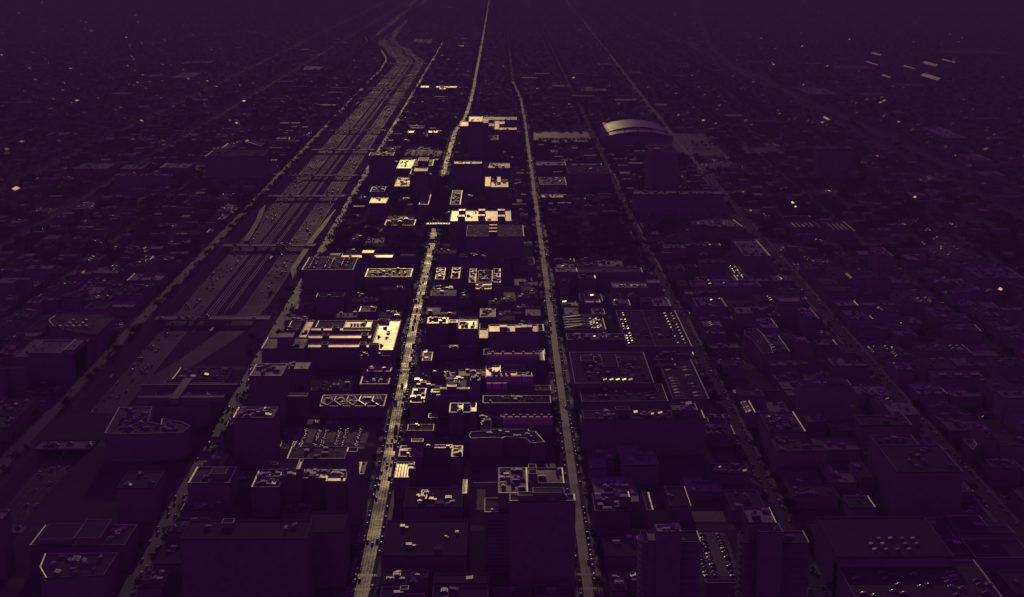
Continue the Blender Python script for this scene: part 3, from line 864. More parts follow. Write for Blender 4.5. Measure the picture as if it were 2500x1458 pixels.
Bd('brewery', 'building', 'odd curved building outlined by a thin pale rim below the vented barrel roof', [
    ([(1144, 1064), (1150, 1054), (1195, 1052), (1205, 1048), (1290, 1048), (1292, 1052), (1308, 1054), (1330, 1079), (1296, 1082), (1284, 1070), (1235, 1066), (1225, 1070), (1210, 1068), (1150, 1070)], 15, 'dark', {'u': 8, 'cw': .55})])
Bd('courtyard_building', 'apartments', 'U-shaped tan-roofed building on the right of the bright avenue near the bottom', [
    (966, 1030, 1115, 1088, 13, 'brown', {'u': 12, 'cw': 1.2, 'pent': [(.75, .85, 9, 7, 6)]}), (1029, 1104, 1094, 1086, 13.4, 'tan', {'cw': 1.0, 'u': 2}), (1101, 1129, 1115, 1088, 13, 'brown', {'u': 5, 'cw': 1.2})])
Bd('bank_building', 'building', 'pale ribbed square roof on the bright avenue below the U-shaped building', [
    (958, 998, 1166, 1128, 16, 'cream', {'cw': .5, 'sky': (4, 1, .6, 36, .4)}), (996, 1009, 1152, 1128, 17, 'dark', {'u': 5})])
Bd('loft_building', 'building', 'white-outlined dark roof with bright strips right of the bright avenue, mid-height', [
    (1001, 1036, 983, 948, 22, 'dark', {'cw': 1.1, 'u': 8}), (1052, 1140, 958, 950, 20, 'tan', {'cw': 1.4, 'u': 3}), (1053, 1133, 969, 964, 18, 'tan', {'u': 1}), (1074, 1146, 950, 946, 22, 'tan', {'cw': 1.2, 'pent': [(.4, .4, 8, 6, 3)]})])
Bd('loft_building', 'building', 'cream E-shaped roof with bright front rim below the white-outlined dark roof', [
    (1096, 1163, 1007, 984, 18, 'dark', {'cw': 1.1}), (1116, 1130, 1004, 986, 20, 'cream', {'u': 4}), (1148, 1163, 1005, 985, 20, 'cream', {'u': 1})])
Bd('pavilion', 'building', 'small grey flat-roofed pavilion below the E-shaped roof', [(1045, 1068, 1020, 1010, 10, 'grey', {'grid': (4, 1, 1.0)})])
Bd('apartment_tower', 'apartments', 'tall block with terraced brown roof and wide bright front rim, bottom center', [
    (1243, 1417, 1223, 1206, 60, 'membrane', {'cw': 1.0, 'u': 4, 'pent': [(.27, .6, 11, 6, 2.5), (.6, .75, 19, 9, 4)]}),
    (1310, 1378, 1180, 1142, 57, 'brown', {'cw': .7, 'u': 3, 'wall': 'concrete'}), (1216, 1290, 1204, 1142, 50, 'brown', {'cw': 1.0, 'u': 14}),
    (1290, 1312, 1176, 1140, 60, 'dark', {'cw': .9, 'pent': [(.5, .3, 5, 7, 4), (.5, .7, 5, 7, 4)]})])
Bd('apartment_tower', 'apartments', 'lower front wing with ladder-like window bands left of the tall terraced block', [
    (1182, 1242, 1250, 1216, 40, 'membrane', {'cw': .6, 'u': 2, 'bands': 16})], wall='concrete')
Bd('shop_building', 'shop', 'small bright-rimmed L-shaped roof beside the parked cars, bottom center', [(1128, 1140, 1205, 1171, 14, 'tan', {'cw': 1.4})])
Bd('office_building', 'office', 'shaded flat block right of the bright avenue under the ribbed square roof', [
    (985, 1128, 1238, 1190, 14, 'dark', {'cm': 'brick', 'u': 10, 'cw': .5}), (1026, 1042, 1218, 1196, 16, 'tan', {'u': 3})])
Bd('office_building', 'office', 'shaded flat block right of the bright avenue at the very bottom', [
    (918, 1138, 1356, 1270, 12, 'dark', {'cm': 'brick', 'u': 5, 'cw': .5})])
# --- between the brown avenue and the tree-lined avenue
Bd('school_building', 'school', 'long dark school roof with raised pale edge left of the dim avenue', [
    (1412, 1570, 665, 654, 20, 'membrane', {'cw': 1.0, 'u': 2}), (1413, 1455, 680, 665, 18, 'membrane', {'cw': 1.4, 'u': 4}), (1356, 1410, 664, 654, 19, 'grey', {'u': 3, 'cw': .8})])
Bd('loft_building', 'building', 'long loft with a glowing center ridge below the long dark school', [
    (1495, 1614, 703, 689, 16, 'brown', {'cw': 1.2, 'u': 4, 'sky': (9, 1, 6, 7, 2, (.12, .75, .4, .6)), 'pent': [(.87, .6, 14, 16, 4)]})])
Bd('loft_building', 'building', 'thin bright strip roof in front of the glowing-ridge loft', [(1542, 1628, 711, 707, 12, 'cream', {'u': 3})])
Bd('loft_building', 'building', 'dark roof with two bright panels right of the brown avenue', [
    (1416, 1472, 734, 718, 20, 'dark', {'cw': .8, 'u': 4}), (1428, 1466, 739, 732, 21, 'cream', {'u': 1})])
Bd('loft_building', 'building', 'tan cluttered roof left of the small bright-edged block', [(1497, 1540, 746, 731, 18, 'tan', {'u': 12})])
Bd('loft_building', 'building', 'small block with a bright slanted edge by the dim avenue', [(1597, 1640, 748, 730, 20, 'grey', {'cw': 1.4, 'u': 6})])
Bd('factory', 'factory', 'factory roof lined with pale ribs and rows of vents right of the brown avenue', [
    (1383, 1480, 805, 768, 18, 'membrane', {'cw': .9, 'sky': (1, 5, 34, 3, 1.2, (.2, .62, .1, .95)), 'grid': (4, 8, 1.8, (.62, .92, .05, .85))}),
    (1446, 1478, 768, 754, 20, 'tan', {'u': 4})])
Bd('factory', 'factory', 'narrow cluttered roof running in front of the ribbed factory roof', [(1384, 1530, 829, 815, 20, 'dark', {'u': 36, 'cw': 1.0})])
Bd('parking_deck', 'garage', 'dark roof deck dotted with bright rows of vents left of the dim avenue', [
    (1530, 1690, 846, 758, 16, 'dark', {'cw': 1.0, 'grid': (2, 14, 1.5, (.02, .14, .05, .95)), 'u': 14}),
    (1600, 1690, 846, 758, 16.4, 'dark', {'grid': (2, 11, 1.5, (.55, .95, .05, .95)), 'cw': .8})])
Bd('factory', 'factory', 'broad black factory roof filling the block right of the brown avenue', [
    (1402, 1598, 936, 860, 18, 'dark', {'cw': .9, 'u': 46, 'grid': (5, 1, 3.2, (.35, .75, .04, .1)), 'pent': [(.5, .6, 14, 40, 4), (.22, .7, 12, 16, 3), (.75, .7, 14, 12, 3)]})])
Bd('factory', 'factory', 'black low factory roof in front of the broad black factory', [
    (1420, 1632, 980, 938, 14, 'dark', {'cw': .6, 'u': 16})])
Bd('warehouse', 'warehouse', 'black warehouse with two lines of bright rooflights beside the dim avenue', [
    (1642, 1732, 974, 868, 14, 'dark', {'cw': .9, 'sky': (2, 14, 8, 3.2, 1.5, (0, 1, .05, .95))}),
    (1596, 1643, 879, 874, 15, 'cream', {}), (1598, 1650, 893, 888, 15, 'cream', {}), (1612, 1694, 866, 860, 16, 'tan', {'u': 8})])
Bd('office_building', 'office', 'long building with a thin pale rim across the block right of the brown avenue', [
    (1424, 1722, 1022, 1002, 30, 'dark', {'cw': .9, 'u': 40, 'pent': [(.33, .6, 11, 9, 5)]}),
    (1641, 1704, 1002, 985, 33, 'grey', {'u': 9, 'cw': .6})])
Bd('shop_building', 'shop', 'low dark building by the dim avenue with a bright left corner', [(1726, 1796, 1061, 1037, 10, 'dark', {'u': 12, 'cw': .9})])
Bd('apartment_block', 'apartments', 'narrow block with a brown penthouse roof right of the tall terraced block', [
    (1452, 1540, 1248, 1204, 20, 'dark', {'u': 12, 'cw': .4}), (1513, 1538, 1214, 1200, 26, 'brown', {}), (1578, 1596, 1246, 1202, 18, 'dark', {'cw': 1.0})])
Bd('apartment_tower', 'apartments', 'near apartment tower with tan penthouse, left of the small car park', [
    (1568, 1712, 1324, 1296, 62, 'dark', {'cw': .6, 'u': 6, 'bands': 16, 'balc': 16, 'sideb': -1}), (1604, 1664, 1298, 1281, 70, 'tan', {'cw': .8, 'u': 4}), (1583, 1607, 1320, 1296, 63.5, 'brown', {'cw': .4})])
Bd('apartment_tower', 'apartments', 'near apartment tower with two large pale grey roofs, right of the small car park', [
    (1814, 1976, 1325, 1296, 62, 'dark', {'cw': .6, 'u': 6, 'bands': 16, 'balc': 16, 'sideb': -1}), (1828, 1896, 1277, 1239, 72, 'tan', {'cw': .5, 'u': 4}), (1852, 1912, 1299, 1278, 70, 'tan', {'cw': .5, 'u': 2})])
Bd('shop_building', 'shop', 'low flat roof closing the bottom of the small car park', [(1722, 1800, 1424, 1414, 12, 'grey', {'cw': .8})])
# --- around the arena
ar = [(x, y) for x, y in ()]
Bd('apartment_slab', 'apartments', 'tall black slab in front of the arena with a small bright rooftop', [
    (1590, 1658, 372, 352, 62, 'dark', {'cw': .8, 'u': 10}), (1597, 1612, 364, 359, 66, 'tan', {})], wall='concrete')
Bd('warehouse', 'warehouse', 'wide black block whose far edge catches a thin bright line', [(1545, 1768, 474, 466, 30, 'tan', {'cw': .7, 'u': 20})])
Bd('school_building', 'school', 'wide black block left of the dim avenue with pale far edge', [(1388, 1500, 424, 404, 24, 'dark', {'cw': .8, 'u': 10})])
Bd('school_building', 'school', 'cream-topped low building right of the brown avenue beside lawns', [(1308, 1382, 404, 394, 8, 'tan', {'u': 2, 'cw': .8})])
Bd('school_building', 'school', 'thin cream roof strip right of the cream-topped low building', [(1396, 1470, 403, 399, 10, 'cream', {'u': 3})])
Bd('shop_building', 'shop', 'bright low strip roof with units right of the brown avenue', [(1322, 1376, 482, 474, 8, 'cream', {'u': 8})])
Bd('shop_building', 'shop', 'faintly lit flat building above the bright low strip roof', [(1312, 1384, 452, 432, 10, 'grey', {'u': 20, 'cw': .8})])
Bd('training_center', 'hall', 'dark half-oval roof with pale radial ribs beside the arena avenue', [
    ([(1684, 545), (1692, 540), (1715, 536), (1750, 534), (1790, 536), (1814, 554), (1735, 554), (1722, 548), (1700, 548)], 18, 'grey', {'cw': 1.2, 'u': 14, 'sky': (6, 1, 2, 16, 2)})])
Bd('industrial_hall', 'factory', 'slanted-edge grey roof beside the arena avenue with central units', [
    (1816, 1882, 626, 586, 18, 'grey', {'cw': 1.5, 'u': 22})])
Bd('shop_building', 'shop', 'tan roof fragment left of the arena avenue below the half-oval roof', [(1620, 1672, 606, 597, 12, 'grey', {'u': 8, 'cw': .8}), (1674, 1760, 600, 594, 12, 'grey', {'u': 14, 'cw': .8})])
Bd('vaulted_row', 'warehouse', 'dark building fronted by four small arched roofs left of the arena avenue', [
    (1690, 1858, 700, 685, 14, 'dark', {'u': 12, 'cw': .6})] + [
    (x - 12, x + 12, 704, 699, 12, 'vault_metal', {'vault': 4}) for x in (1712, 1756, 1791, 1828)])
Bd('office_building', 'office', 'dark cluttered roof with two bright slanted edges left of the arena avenue', [(1702, 1776, 750, 728, 20, 'dark', {'u': 34, 'cw': 1.3})])
Bd('curved_building', 'building', 'curved building with pale slanting roof fins left of the arena avenue', [
    ([(1816, 806), (1830, 802), (1848, 803), (1862, 815), (1880, 840), (1888, 862), (1862, 864), (1838, 832), (1818, 818)], 18, 'dark', {'cw': .8, 'sky': (1, 1, 2, 2, 1)}),
    (1882, 1930, 860, 808, 16, 'dark', {'cw': .9, 'sky': (1, 8, 9, 2.5, 1.5, (.1, .6, .05, .95)), 'u': 12})])
for i in range(9):
    pass
Bd('office_building', 'office', 'tan checkered roof crowded with units right of the arena avenue', [(1965, 2000, 778, 752, 22, 'tan', {'u': 26, 'cw': .5})])
Bd('office_building', 'office', 'tan roof with a dark E-shaped penthouse near the checkered roof', [(1908, 1956, 746, 729, 20, 'tan', {'pent': [(.5, .5, 22, 18, 3)], 'cw': .4})])
Bd('office_building', 'office', 'brown mottled roof left of the checkered roof', [(1860, 1900, 801, 776, 20, 'brown', {'u': 8, 'cw': .4})])
Bd('shop_building', 'shop', 'tan mesh-textured roof beside the arena avenue below the checkered roof', [(1996, 2044, 842, 829, 16, 'tan', {'u': 7, 'cw': .5})])
Bd('factory', 'factory', 'cluttered tan factory roof right of the arena avenue', [(2166, 2232, 906, 888, 14, 'brown', {'u': 16, 'cw': .5})])
Bd('warehouse', 'warehouse', 'warehouse with three bright front eaves far right of the arena avenue', [
    (2282, 2402, 922, 908, 14, 'membrane', {'cw': .6, 'pent': [(.2, .4, 7, 7, 2), (.52, .4, 7, 7, 2), (.85, .4, 7, 7, 2)], 'pr': 'cream'})])
Bd('warehouse', 'warehouse', 'slanted tan roof with two bright ends right of the arena avenue', [(2240, 2315, 963, 950, 12, 'tan', {'u': 5, 'cw': 1.0})])
Bd('office_building', 'office', 'dark octagonal-cornered roof outline far right of the arena avenue', [
    ([(2275, 772), (2355, 768), (2372, 784), (2312, 787), (2290, 782)], 16, 'dark', {'cw': .8, 'u': 4})])
Bd('office_building', 'office', 'second dark octagonal-cornered roof outline, just below the first', [
    ([(2303, 799), (2316, 793), (2380, 793), (2398, 811), (2318, 811)], 16, 'dark', {'cw': .8, 'u': 4})])
Bd('office_building', 'office', 'tan-edged dark roof right of the arena avenue above the mesh roof', [(2065, 2132, 780, 771, 14, 'brown', {'u': 8, 'cw': .6})])
Bd('office_building', 'office', 'long dark building with pale far rim right of the dim avenue', [(1955, 2080, 942, 927, 30, 'dark', {'cw': .8, 'u': 14, 'pent': [(.7, .5, 14, 8, 3)]})], wall='concrete')
Bd('apartment_block', 'apartments', 'dark sloping-edge block with cluttered roof below the long pale-rimmed building', [(1878, 1968, 1055, 1005, 20, 'dark', {'cw': .9, 'u': 30})])
Bd('shop_building', 'shop', 'striped roof of five pale bars beside the dim avenue', [(1818, 1845, 1008, 978, 14, 'dark', {'sky': (1, 5, 9, 4, 1.5, (0, 1, .05, .95))})])
Bd('department_store', 'store', 'vast black store with a pale slanted right edge on the right side', [(2190, 2352, 1152, 1086, 34, 'dark', {'cw': .8, 'u': 10})])
Bd('department_store', 'store', 'black store with pale corners above the vast black store', [(2142, 2248, 1090, 1062, 26, 'dark', {'cw': .7, 'u': 6})])
Bd('warehouse', 'warehouse', 'black roof with bright right edge above the black stores', [(2102, 2228, 1038, 1014, 22, 'dark', {'cw': .9, 'u': 4})])
Bd('parking_deck', 'garage', 'big rooftop car park cut by the bottom right edge', [
    (2090, 2480, 1500, 1368, 22, 'membrane', {'cw': .9, 'u': 0})], wall='concrete')
Bd('department_store', 'store', 'huge unlit store roof above the rooftop car park, lower right', [(1998, 2330, 1360, 1262, 28, 'dark', {'cm': 'brick', 'cw': .5, 'grid': (5, 3, 2.2, (.3, .8, .1, .5))})])
Bd('warehouse', 'warehouse', 'pale speckled roof near the right edge, mid-height', [(2392, 2502, 680, 652, 14, 'brown', {'u': 30, 'cw': .8})])
Bd('warehouse', 'warehouse', 'notched grey roof near the right edge above the black store', [
    ([(2336, 1074), (2352, 1070), (2378, 1074), (2386, 1086), (2372, 1100), (2360, 1100)], 14, 'grey', {'u': 2, 'cw': .3})])
Bd('office_building', 'office', 'speckled roof standing alone right of the arena avenue, mid-height', [(2145, 2182, 626, 605, 24, 'brown', {'u': 18, 'cw': .8})])
Bd('warehouse', 'warehouse', 'thin pale roof with comb-like stripes right of the arena avenue', [(1912, 1980, 531, 527, 12, 'tan', {'u': 6}), (1932, 2005, 556, 540, 10, 'dark', {'sky': (5, 1, 1.2, 30, 1), 'cw': .6})])
Bd('warehouse', 'warehouse', 'slanted striped dark roof cluster below the comb-striped roof', [(2032, 2090, 565, 540, 12, 'dark', {'sky': (4, 1, 1.2, 40, 1), 'cw': .6, 'u': 4})])
# --- far side buildings
FAR = [('warehouse', 'lone pale grey warehouse roof far right beside the rail line', 1975, 2045, 230, 215, 10, 'tan'),
       ('warehouse', 'long slanted grey warehouse far right with dark roof specks', 2310, 2358, 338, 311, 12, 'tan'),
       ('warehouse', 'tan warehouse with dark roof units near the right edge, upper part', 2366, 2420, 392, 377, 12, 'tan'),
       ('warehouse', 'wide dim grey roof near the right edge under the tan warehouse', 2400, 2455, 430, 418, 12, 'grey'),
       ('mill', 'long far-right mill with a row of sawtooth peaks', 2320, 2456, 131, 123, 14, 'brown'),
       ('warehouse', 'low-lying pale lot-like roof left of the rail yard', 2045, 2130, 168, 160, 8, 'grey'),
       ('warehouse', 'faint grey strip roof below the rail yard sheds', 2200, 2262, 210, 204, 10, 'grey'),
       ('warehouse', 'faint tan roof right of the lone pale warehouse', 2110, 2165, 233, 226, 10, 'grey'),
       ('warehouse', 'bright chunk roof cluster beside the far right rail line', 2188, 2212, 277, 270, 9, 'tan'),
       ('apartment_slab', 'tall dark slab with a tan-edged rooftop left of the tan warehouse', 1996, 2112, 364, 358, 40, 'brown'),
       ('school_building', 'cream roof far left of the expressway, above the angled halls', 738, 780, 170, 162, 10, 'cream'),
       ('school_building', 'thin tan roof far left of the expressway', 445, 512, 154, 149, 9, 'tan'),
       ('school_building', 'small cream roof with a tan neighbor in the far left', 360, 385, 188, 181, 9, 'cream'),
       ('school_building', 'dim cluttered brown roof far left', 418, 465, 190, 177, 9, 'brown'),
       ('school_building', 'left of the two cream parallelogram roofs left of the expressway', 420, 440, 332, 326, 10, 'cream'),
       ('school_building', 'right of the two cream parallelogram roofs left of the expressway', 456, 480, 332, 326, 10, 'cream'),
       ('school_building', 'long thin tan roof below the two cream parallelograms', 318, 370, 342, 338, 10, 'tan'),
       ('school_building', 'cream roof between two angled outlined wings left of the expressway', 552, 585, 349, 343, 14, 'cream'),
       ('hospital_slab', 'huge dark slab of faint floors left of the expressway', 500, 640, 382, 368, 40, 'dark'),
       ('hospital_block', 'grey flat roof left of the huge dark slab', 180, 262, 412, 398, 16, 'grey'),
       ('hospital_block', 'low grey roofs in front of the huge dark slab, left one', 285, 345, 413, 402, 16, 'grey'),
       ('hospital_block', 'low grey roofs in front of the huge dark slab, right one', 390, 460, 410, 398, 14, 'grey'),
       ('apartment_slab', 'long shadowed slab with thin tan roof line in the left part', 280, 410, 429, 424, 20, 'brown'),
       ('school_building', 'thin tan stacked roof strips at the left, mid-height', 86, 138, 438, 434, 10, 'tan'),
       ('rowhouse', 'small striped tan roof left of the left service road, upper of two', 532, 562, 536, 524, 9, 'tan'),
       ('rowhouse', 'small striped tan roof left of the left service road, lower of two', 504, 530, 568, 559, 9, 'tan'),
       ('warehouse', 'dim square roof by the left service road above the tan court', 310, 425, 685, 668, 12, 'grey'),
       ('kiosk', 'small tan-walled court left of the left service road', 441, 470, 658, 643, 8, 'tan'),
       ('school_building', 'dim tan roof with ribs at the left edge, second row', 70, 132, 519, 514, 9, 'brown'),
       ('apartment_block', 'far cream roof strip right of the bright avenue bend, below hospital', 1072, 1088, 218, 212, 12, 'cream'),
       ('school_building', 'far cream roof pair between the service road and the bright avenue', 1064, 1115, 214, 210, 12, 'cream'),
       ('school_building', 'bright far roof close to the service road, beside the bridges', 1026, 1046, 214, 209, 11, 'cream'),
       ('school_building', 'far row of small bright roofs right of the brown avenue', 1350, 1395, 212, 207, 12, 'cream'),
       ('school_building', 'patchy cream roof far behind the arena, left side', 1420, 1480, 222, 216, 10, 'cream'),
       ('church', 'small arched cream-topped hall far behind the arena', 1536, 1566, 180, 175, 12, 'tan'),
       ('school_building', 'striped bright roof far behind the arena, upper', 1460, 1492, 158, 154, 10, 'cream')]
for n, lab, xl, xr, yn, yf, h, rf in FAR:
    w_m = (xr - xl) * (G(xl, yn)[1]) / FPX
    o = {'u': int(min(14, w_m / 8)), 'cw': .9}
    if n == 'train_shed': o = {}
    building(n, {'train_shed': 'shed', 'apartment_slab': 'apartments', 'hospital_slab': 'hospital', 'hospital_block': 'hospital', 'school_building': 'school',
                 'apartment_block': 'apartments', 'rowhouse': 'house'}.get(n, n), lab, [(xl, xr, yn, yf, h, rf, o)], wall='concrete' if 'slab' in n else 'brick')
# angled outlined wings
Bd('convention_hall', 'hall', 'angled hall whose bright roof edges form a zigzag left of the expressway', [
    ([(505, 362), (512, 358), (552, 350), (580, 356), (556, 364)], 24, 'membrane', {'cw': 3.0}), ([(598, 346), (612, 350), (640, 358), (648, 350), (606, 342)], 24, 'membrane', {'cw': 3.0})])

def gabled(name, cat, label, px, py, width, length, h, mat='cream', ang=0.0):
    p = G(px, py, h)
    root = empty(name, (p[0], p[1], 0), label, cat)
    root.rotation_euler.z = ang
    a = math.cos(SUN_EL) * math.sin((math.atan2(p[0], p[1]) - SUN_AZ) / 2) / math.sin(SUN_EL)
    r_ = abs(math.tan(math.atan(a))) * width / 2  # pitch set so the roof mirrors the sun at the camera
    m = MB(); m.box(-width / 2, width / 2, -length / 2, length / 2, 0, h, top=False)
    for yy in (-length / 2, length / 2): m.quad([(-width / 2, yy, h), (width / 2, yy, h), (0, yy, h + r_)])
    m.build('wall', 'brick', root)
    m = MB(); e = .5; dz = r_ * e / (width / 2)
    m.quad([(-width / 2 - e, -length / 2 - e, h - dz + .05), (0, -length / 2 - e, h + r_ + .05), (0, length / 2 + e, h + r_ + .05), (-width / 2 - e, length / 2 + e, h - dz + .05)])
    m.quad([(0, -length / 2 - e, h + r_ + .05), (width / 2 + e, -length / 2 - e, h - dz + .05), (width / 2 + e, length / 2 + e, h - dz + .05), (0, length / 2 + e, h + r_ + .05)])
    m.build('roof', mat, root)
    FOOT.append((p[0] - width / 2 - 2, p[0] + width / 2 + 2, p[1] - length / 2, p[1] + length / 2))


for px, py, w, l, h, lab in ((2276, 190, 20, 170, 9, 'brightest long shed roof in the far right rail yard'), (2274, 158, 18, 150, 9, 'bright shed roof above the brightest shed in the rail yard'),
                             (2142, 133, 14, 120, 9, 'short bright shed at the upper left of the rail yard'), (2318, 150, 9, 140, 7, 'thin bright shed behind the rail yard sheds'),
                             (2130, 155, 8, 150, 7, 'thin broken shed line left of the rail yard'), (2222, 165, 7, 130, 7, 'thin shed left of the brightest shed roof'),
                             (2166, 187, 8, 90, 7, 'small slanted shed below and left of the rail yard'), (2020, 290, 7, 60, 6, 'thin bright shed beside the far right rail line'),
                             (2196, 298, 6, 12, 12, 'dazzling small roof right of the far right rail line'), (2320, 84, 9, 26, 12, 'lone dazzling roof near the top right corner'),
                             (34, 462, 11, 24, 12, 'dazzling small roof alone near the left edge'), (2236, 482, 5, 9, 9, 'small dazzling roof in the dark right part'),
                             (1937, 495, 4, 14, 7, 'upper of two small bright roofs right of the arena avenue'), (1944, 505, 3.5, 9, 7, 'lower of two small bright roofs right of the arena avenue'),
                             (330, 37, 14, 60, 9, 'tiny bright roof high in the upper left'), (222, 76, 14, 50, 9, 'tiny bright roof at the far upper left'), (185, 246, 10, 26, 8, 'small bright roof in the left upper part'),
                             (1666, 873, 6, 7, 8, 'small blazing roof beside the two-line rooflight warehouse'), (1440, 690, 6, 16, 8, 'small bright roof right of the brown avenue below the lawn'),
                             (593, 247, 10, 24, 8, 'small bright roof left of the far expressway'), (2372, 660, 3.5, 6, 8, 'small bright roof near the right edge, mid-height'), (2445, 707, 4, 8, 8, 'small tilted bright roof close to the right edge')):
    gabled('shed', 'shed', lab, px, py, w, l, h)  # rail-yard sheds, plus small roofs added to make the scattered sparkles

# the arena: square bowl under a shallow barrel roof with a stepped eave and lower terraces
ax0, ax1, ay0, ay1 = rect(1486, 1632, 322, 296, 28)
acx, acy = (ax0 + ax1) / 2, (ay0 + ay1) / 2
hw, hd = (ax1 - ax0) / 2, 78
rt = empty('arena', (acx, ay0 + hd, 0), 'large domed arena with a pale arched roof beside its parking lots', 'arena')
FOOT.append((ax0 - 12, ax1 + 12, ay0 - 20, ay0 + 2 * hd + 12))
m = MB(); m.box(-hw - 6, hw + 6, -hd, hd, 0, 19, top_mi=1); m.build('wall', ['concrete', 'dark'], rt)


def arch(m, w, y0, y1, zb, rise, tilt0, tilt1, n=28):
    pr = [(-w + 2 * w * k / n, math.cos(math.pi / 2 * (-1 + 2 * k / n)) ** .8) for k in range(n + 1)]
    for a, b in zip(pr, pr[1:]):
        m.quad([(a[0], y0, zb + rise * a[1] + tilt0), (b[0], y0, zb + rise * b[1] + tilt0), (b[0], y1, zb + rise * b[1] + tilt1), (a[0], y1, zb + rise * a[1] + tilt1)], 0, True)
    return pr


m = MB(); pr = arch(m, hw, -hd + 34, hd, 21, 11, 2, 2)
m.v += [(p[0], -hd + 34, 21 + 11 * p[1] + 2) for p in pr] + [(hw, -hd + 34, 22), (-hw, -hd + 34, 22)]
k0 = len(m.v) - len(pr) - 2
m.f.append(tuple(range(k0, len(m.v)))); m.m.append(1); m.smooth.append(False)
m.build('roof', ['arena_roof', 'dark'], rt)
m = MB(); pr = arch(m, hw * .97, -hd + 4, -hd + 33.5, 19, 8, 1, 4)
m.v += [(p[0], -hd + 4, 19 + 8 * p[1] + 1) for p in pr]
k0 = len(m.v) - len(pr)
m.f.append(tuple(range(k0, len(m.v)))); m.m.append(1); m.smooth.append(False)
m.build('lower_roof', ['arena_roof', 'dark'], rt)
for s in (-.45, 0, .45):
    m = MB(); m.box(s * hw - .9, s * hw + .9, -hd + 5, -hd + 33, 20, 30 - abs(s) * 4); m.build('roof_rib', 'dark', rt)
for s in (-1, 1):
    m = MB(); m.box(s * (hw + 2) - 7, s * (hw + 2) + 7, -hd - 6, -hd + 20, 0, 21); m.build('corner_tower', 'concrete', rt)
    m = MB(); m.box(s * hw * .45 - 22, s * hw * .45 + 22, -hd - 16, -hd - .4, 0, 12); m.build('entrance_block', 'concrete', rt)

# ------------------------------------------------------------------ lawns, lots and yards lying open to the sun
OPEN = [('lawn', 'sunlit_grass', 'sunlit lawn with a row of round trees left of the arena', 1302, 1458, 350, 322),
        ('car_park', 'lot_asphalt', 'brown parking lot with a tree row right of the arena', 1668, 1775, 380, 326),
        ('car_park', 'lot_asphalt', 'brown parking lot right of the arena avenue beyond the tree row', 1830, 1922, 380, 358),
        ('car_park', 'lot_asphalt', 'pale yard strip under the tree row in front of the arena lots', 1722, 1822, 413, 397),
        ('lawn', 'lawn', 'dim broad lawn between the brown avenue and the dim avenue', 1345, 1580, 640, 545),
        ('car_park', 'lot_asphalt', 'small car park between the two near apartment towers', 1716, 1812, 1412, 1300),
        ('car_park', 'lot_asphalt', 'car park sprinkled with glinting cars left of the bright avenue', 600, 890, 1096, 1048),
        ('car_park', 'lot_asphalt', 'car park with glinting cars right of the bright avenue', 1085, 1168, 905, 882),
        ('car_park', 'lot_asphalt', 'narrow car yard right of the bright avenue above the U-shaped building', 1064, 1098, 1075, 1020),
        ('car_park', 'lot_asphalt', 'car park full of glints left of the arena avenue', 1800, 1900, 682, 650),
        ('car_park', 'lot_asphalt', 'far car park left of the bright avenue near the medical tower', 985, 1075, 385, 366),
        ('car_park', 'lot_asphalt', 'lot with glinting cars left of the brown avenue, upper part', 1252, 1300, 690, 665),
        ('car_park', 'lot_asphalt', 'sunny alley yard beside the tall terraced block', 1163, 1184, 1245, 1195),
        ('car_park', 'lot_asphalt', 'dim yard at the far right with pale wheel marks', 2290, 2385, 630, 590),
        ('lawn', 'lawn', 'brown verge in the lower left loop of the expressway', 60, 330, 1075, 1010),
        ('car_park', 'lot_asphalt', 'far parking lot beside the far bend of the expressway', 1005, 1050, 106, 96)]
LOTS = []
for n, mat, lab, xl, xr, yn, yf in OPEN:
    x0, x1, y0, y1 = rect(xl, xr, yn, yf, 0)
    m = MB(); nx, ny = 8, 8
    jit = lambda: random.uniform(-1, 1) * min(x1 - x0, y1 - y0) * .03
    e = [(x0 + (x1 - x0) * t, y0 + jit() * .5) for t in np.linspace(0, 1, 9)[:-1]] + [(x1 + jit() * .5, y0 + (y1 - y0) * t) for t in np.linspace(0, 1, 9)[:-1]] + \
        [(x1 + (x0 - x1) * t, y1 + jit() * .5) for t in np.linspace(0, 1, 9)[:-1]] + [(x0 + jit() * .5, y1 + (y0 - y1) * t) for t in np.linspace(0, 1, 9)[:-1]]
    m.quad([(p[0], p[1], .03) for p in e])
    tag(m.build(n, mat), lab, n.replace('_', ' '), kind='structure')
    LOTS.append((n, lab, x0, x1, y0, y1)); FOOT.append((x0, x1, y0, y1))

# ------------------------------------------------------------------ the rest of the near blocks: plain flat-roofed buildings
STRIPS = [('south_three', 'south_two', 'third strip left of the expressway'), ('south_two', 'south_one', 'second strip left of the expressway'),
          ('south_one', 'frontage_far', 'strip just left of the expressway'), ('frontage_near', 'bright', 'strip between expressway and bright avenue'),
          ('bright', 'brown', 'strip between bright and brown avenues'), ('brown', 'treelined', 'strip between brown and dim avenues'),
          ('treelined', 'arena', 'strip between dim and arena avenues'), ('arena', 'washington', 'first strip right of the arena avenue'),
          ('washington', 'randolph', 'second strip right of the arena avenue'), ('randolph', 'lake', 'third strip right of the arena avenue')]


def free(x0, x1, y0, y1, pad=2.0):
    for a, b, c, d in FOOT:
        if x0 < b + pad and x1 > a - pad and y0 < d + pad and y1 > c - pad: return False
    return True


def hides(x0, x1, y0, y1, h):
    c = [project(x, y, z) for x in (x0, x1) for y, z in ((y0, 0), (y0, h), (y1, h))]
    a, b, t, u = min(p[0] for p in c), max(p[0] for p in c), min(p[1] for p in c), max(p[1] for p in c)
    return any(a < q[1] and b > q[0] and t < q[3] - .15 * (q[3] - q[2]) and u > q[2] and y0 < q[4] for q in HERO)


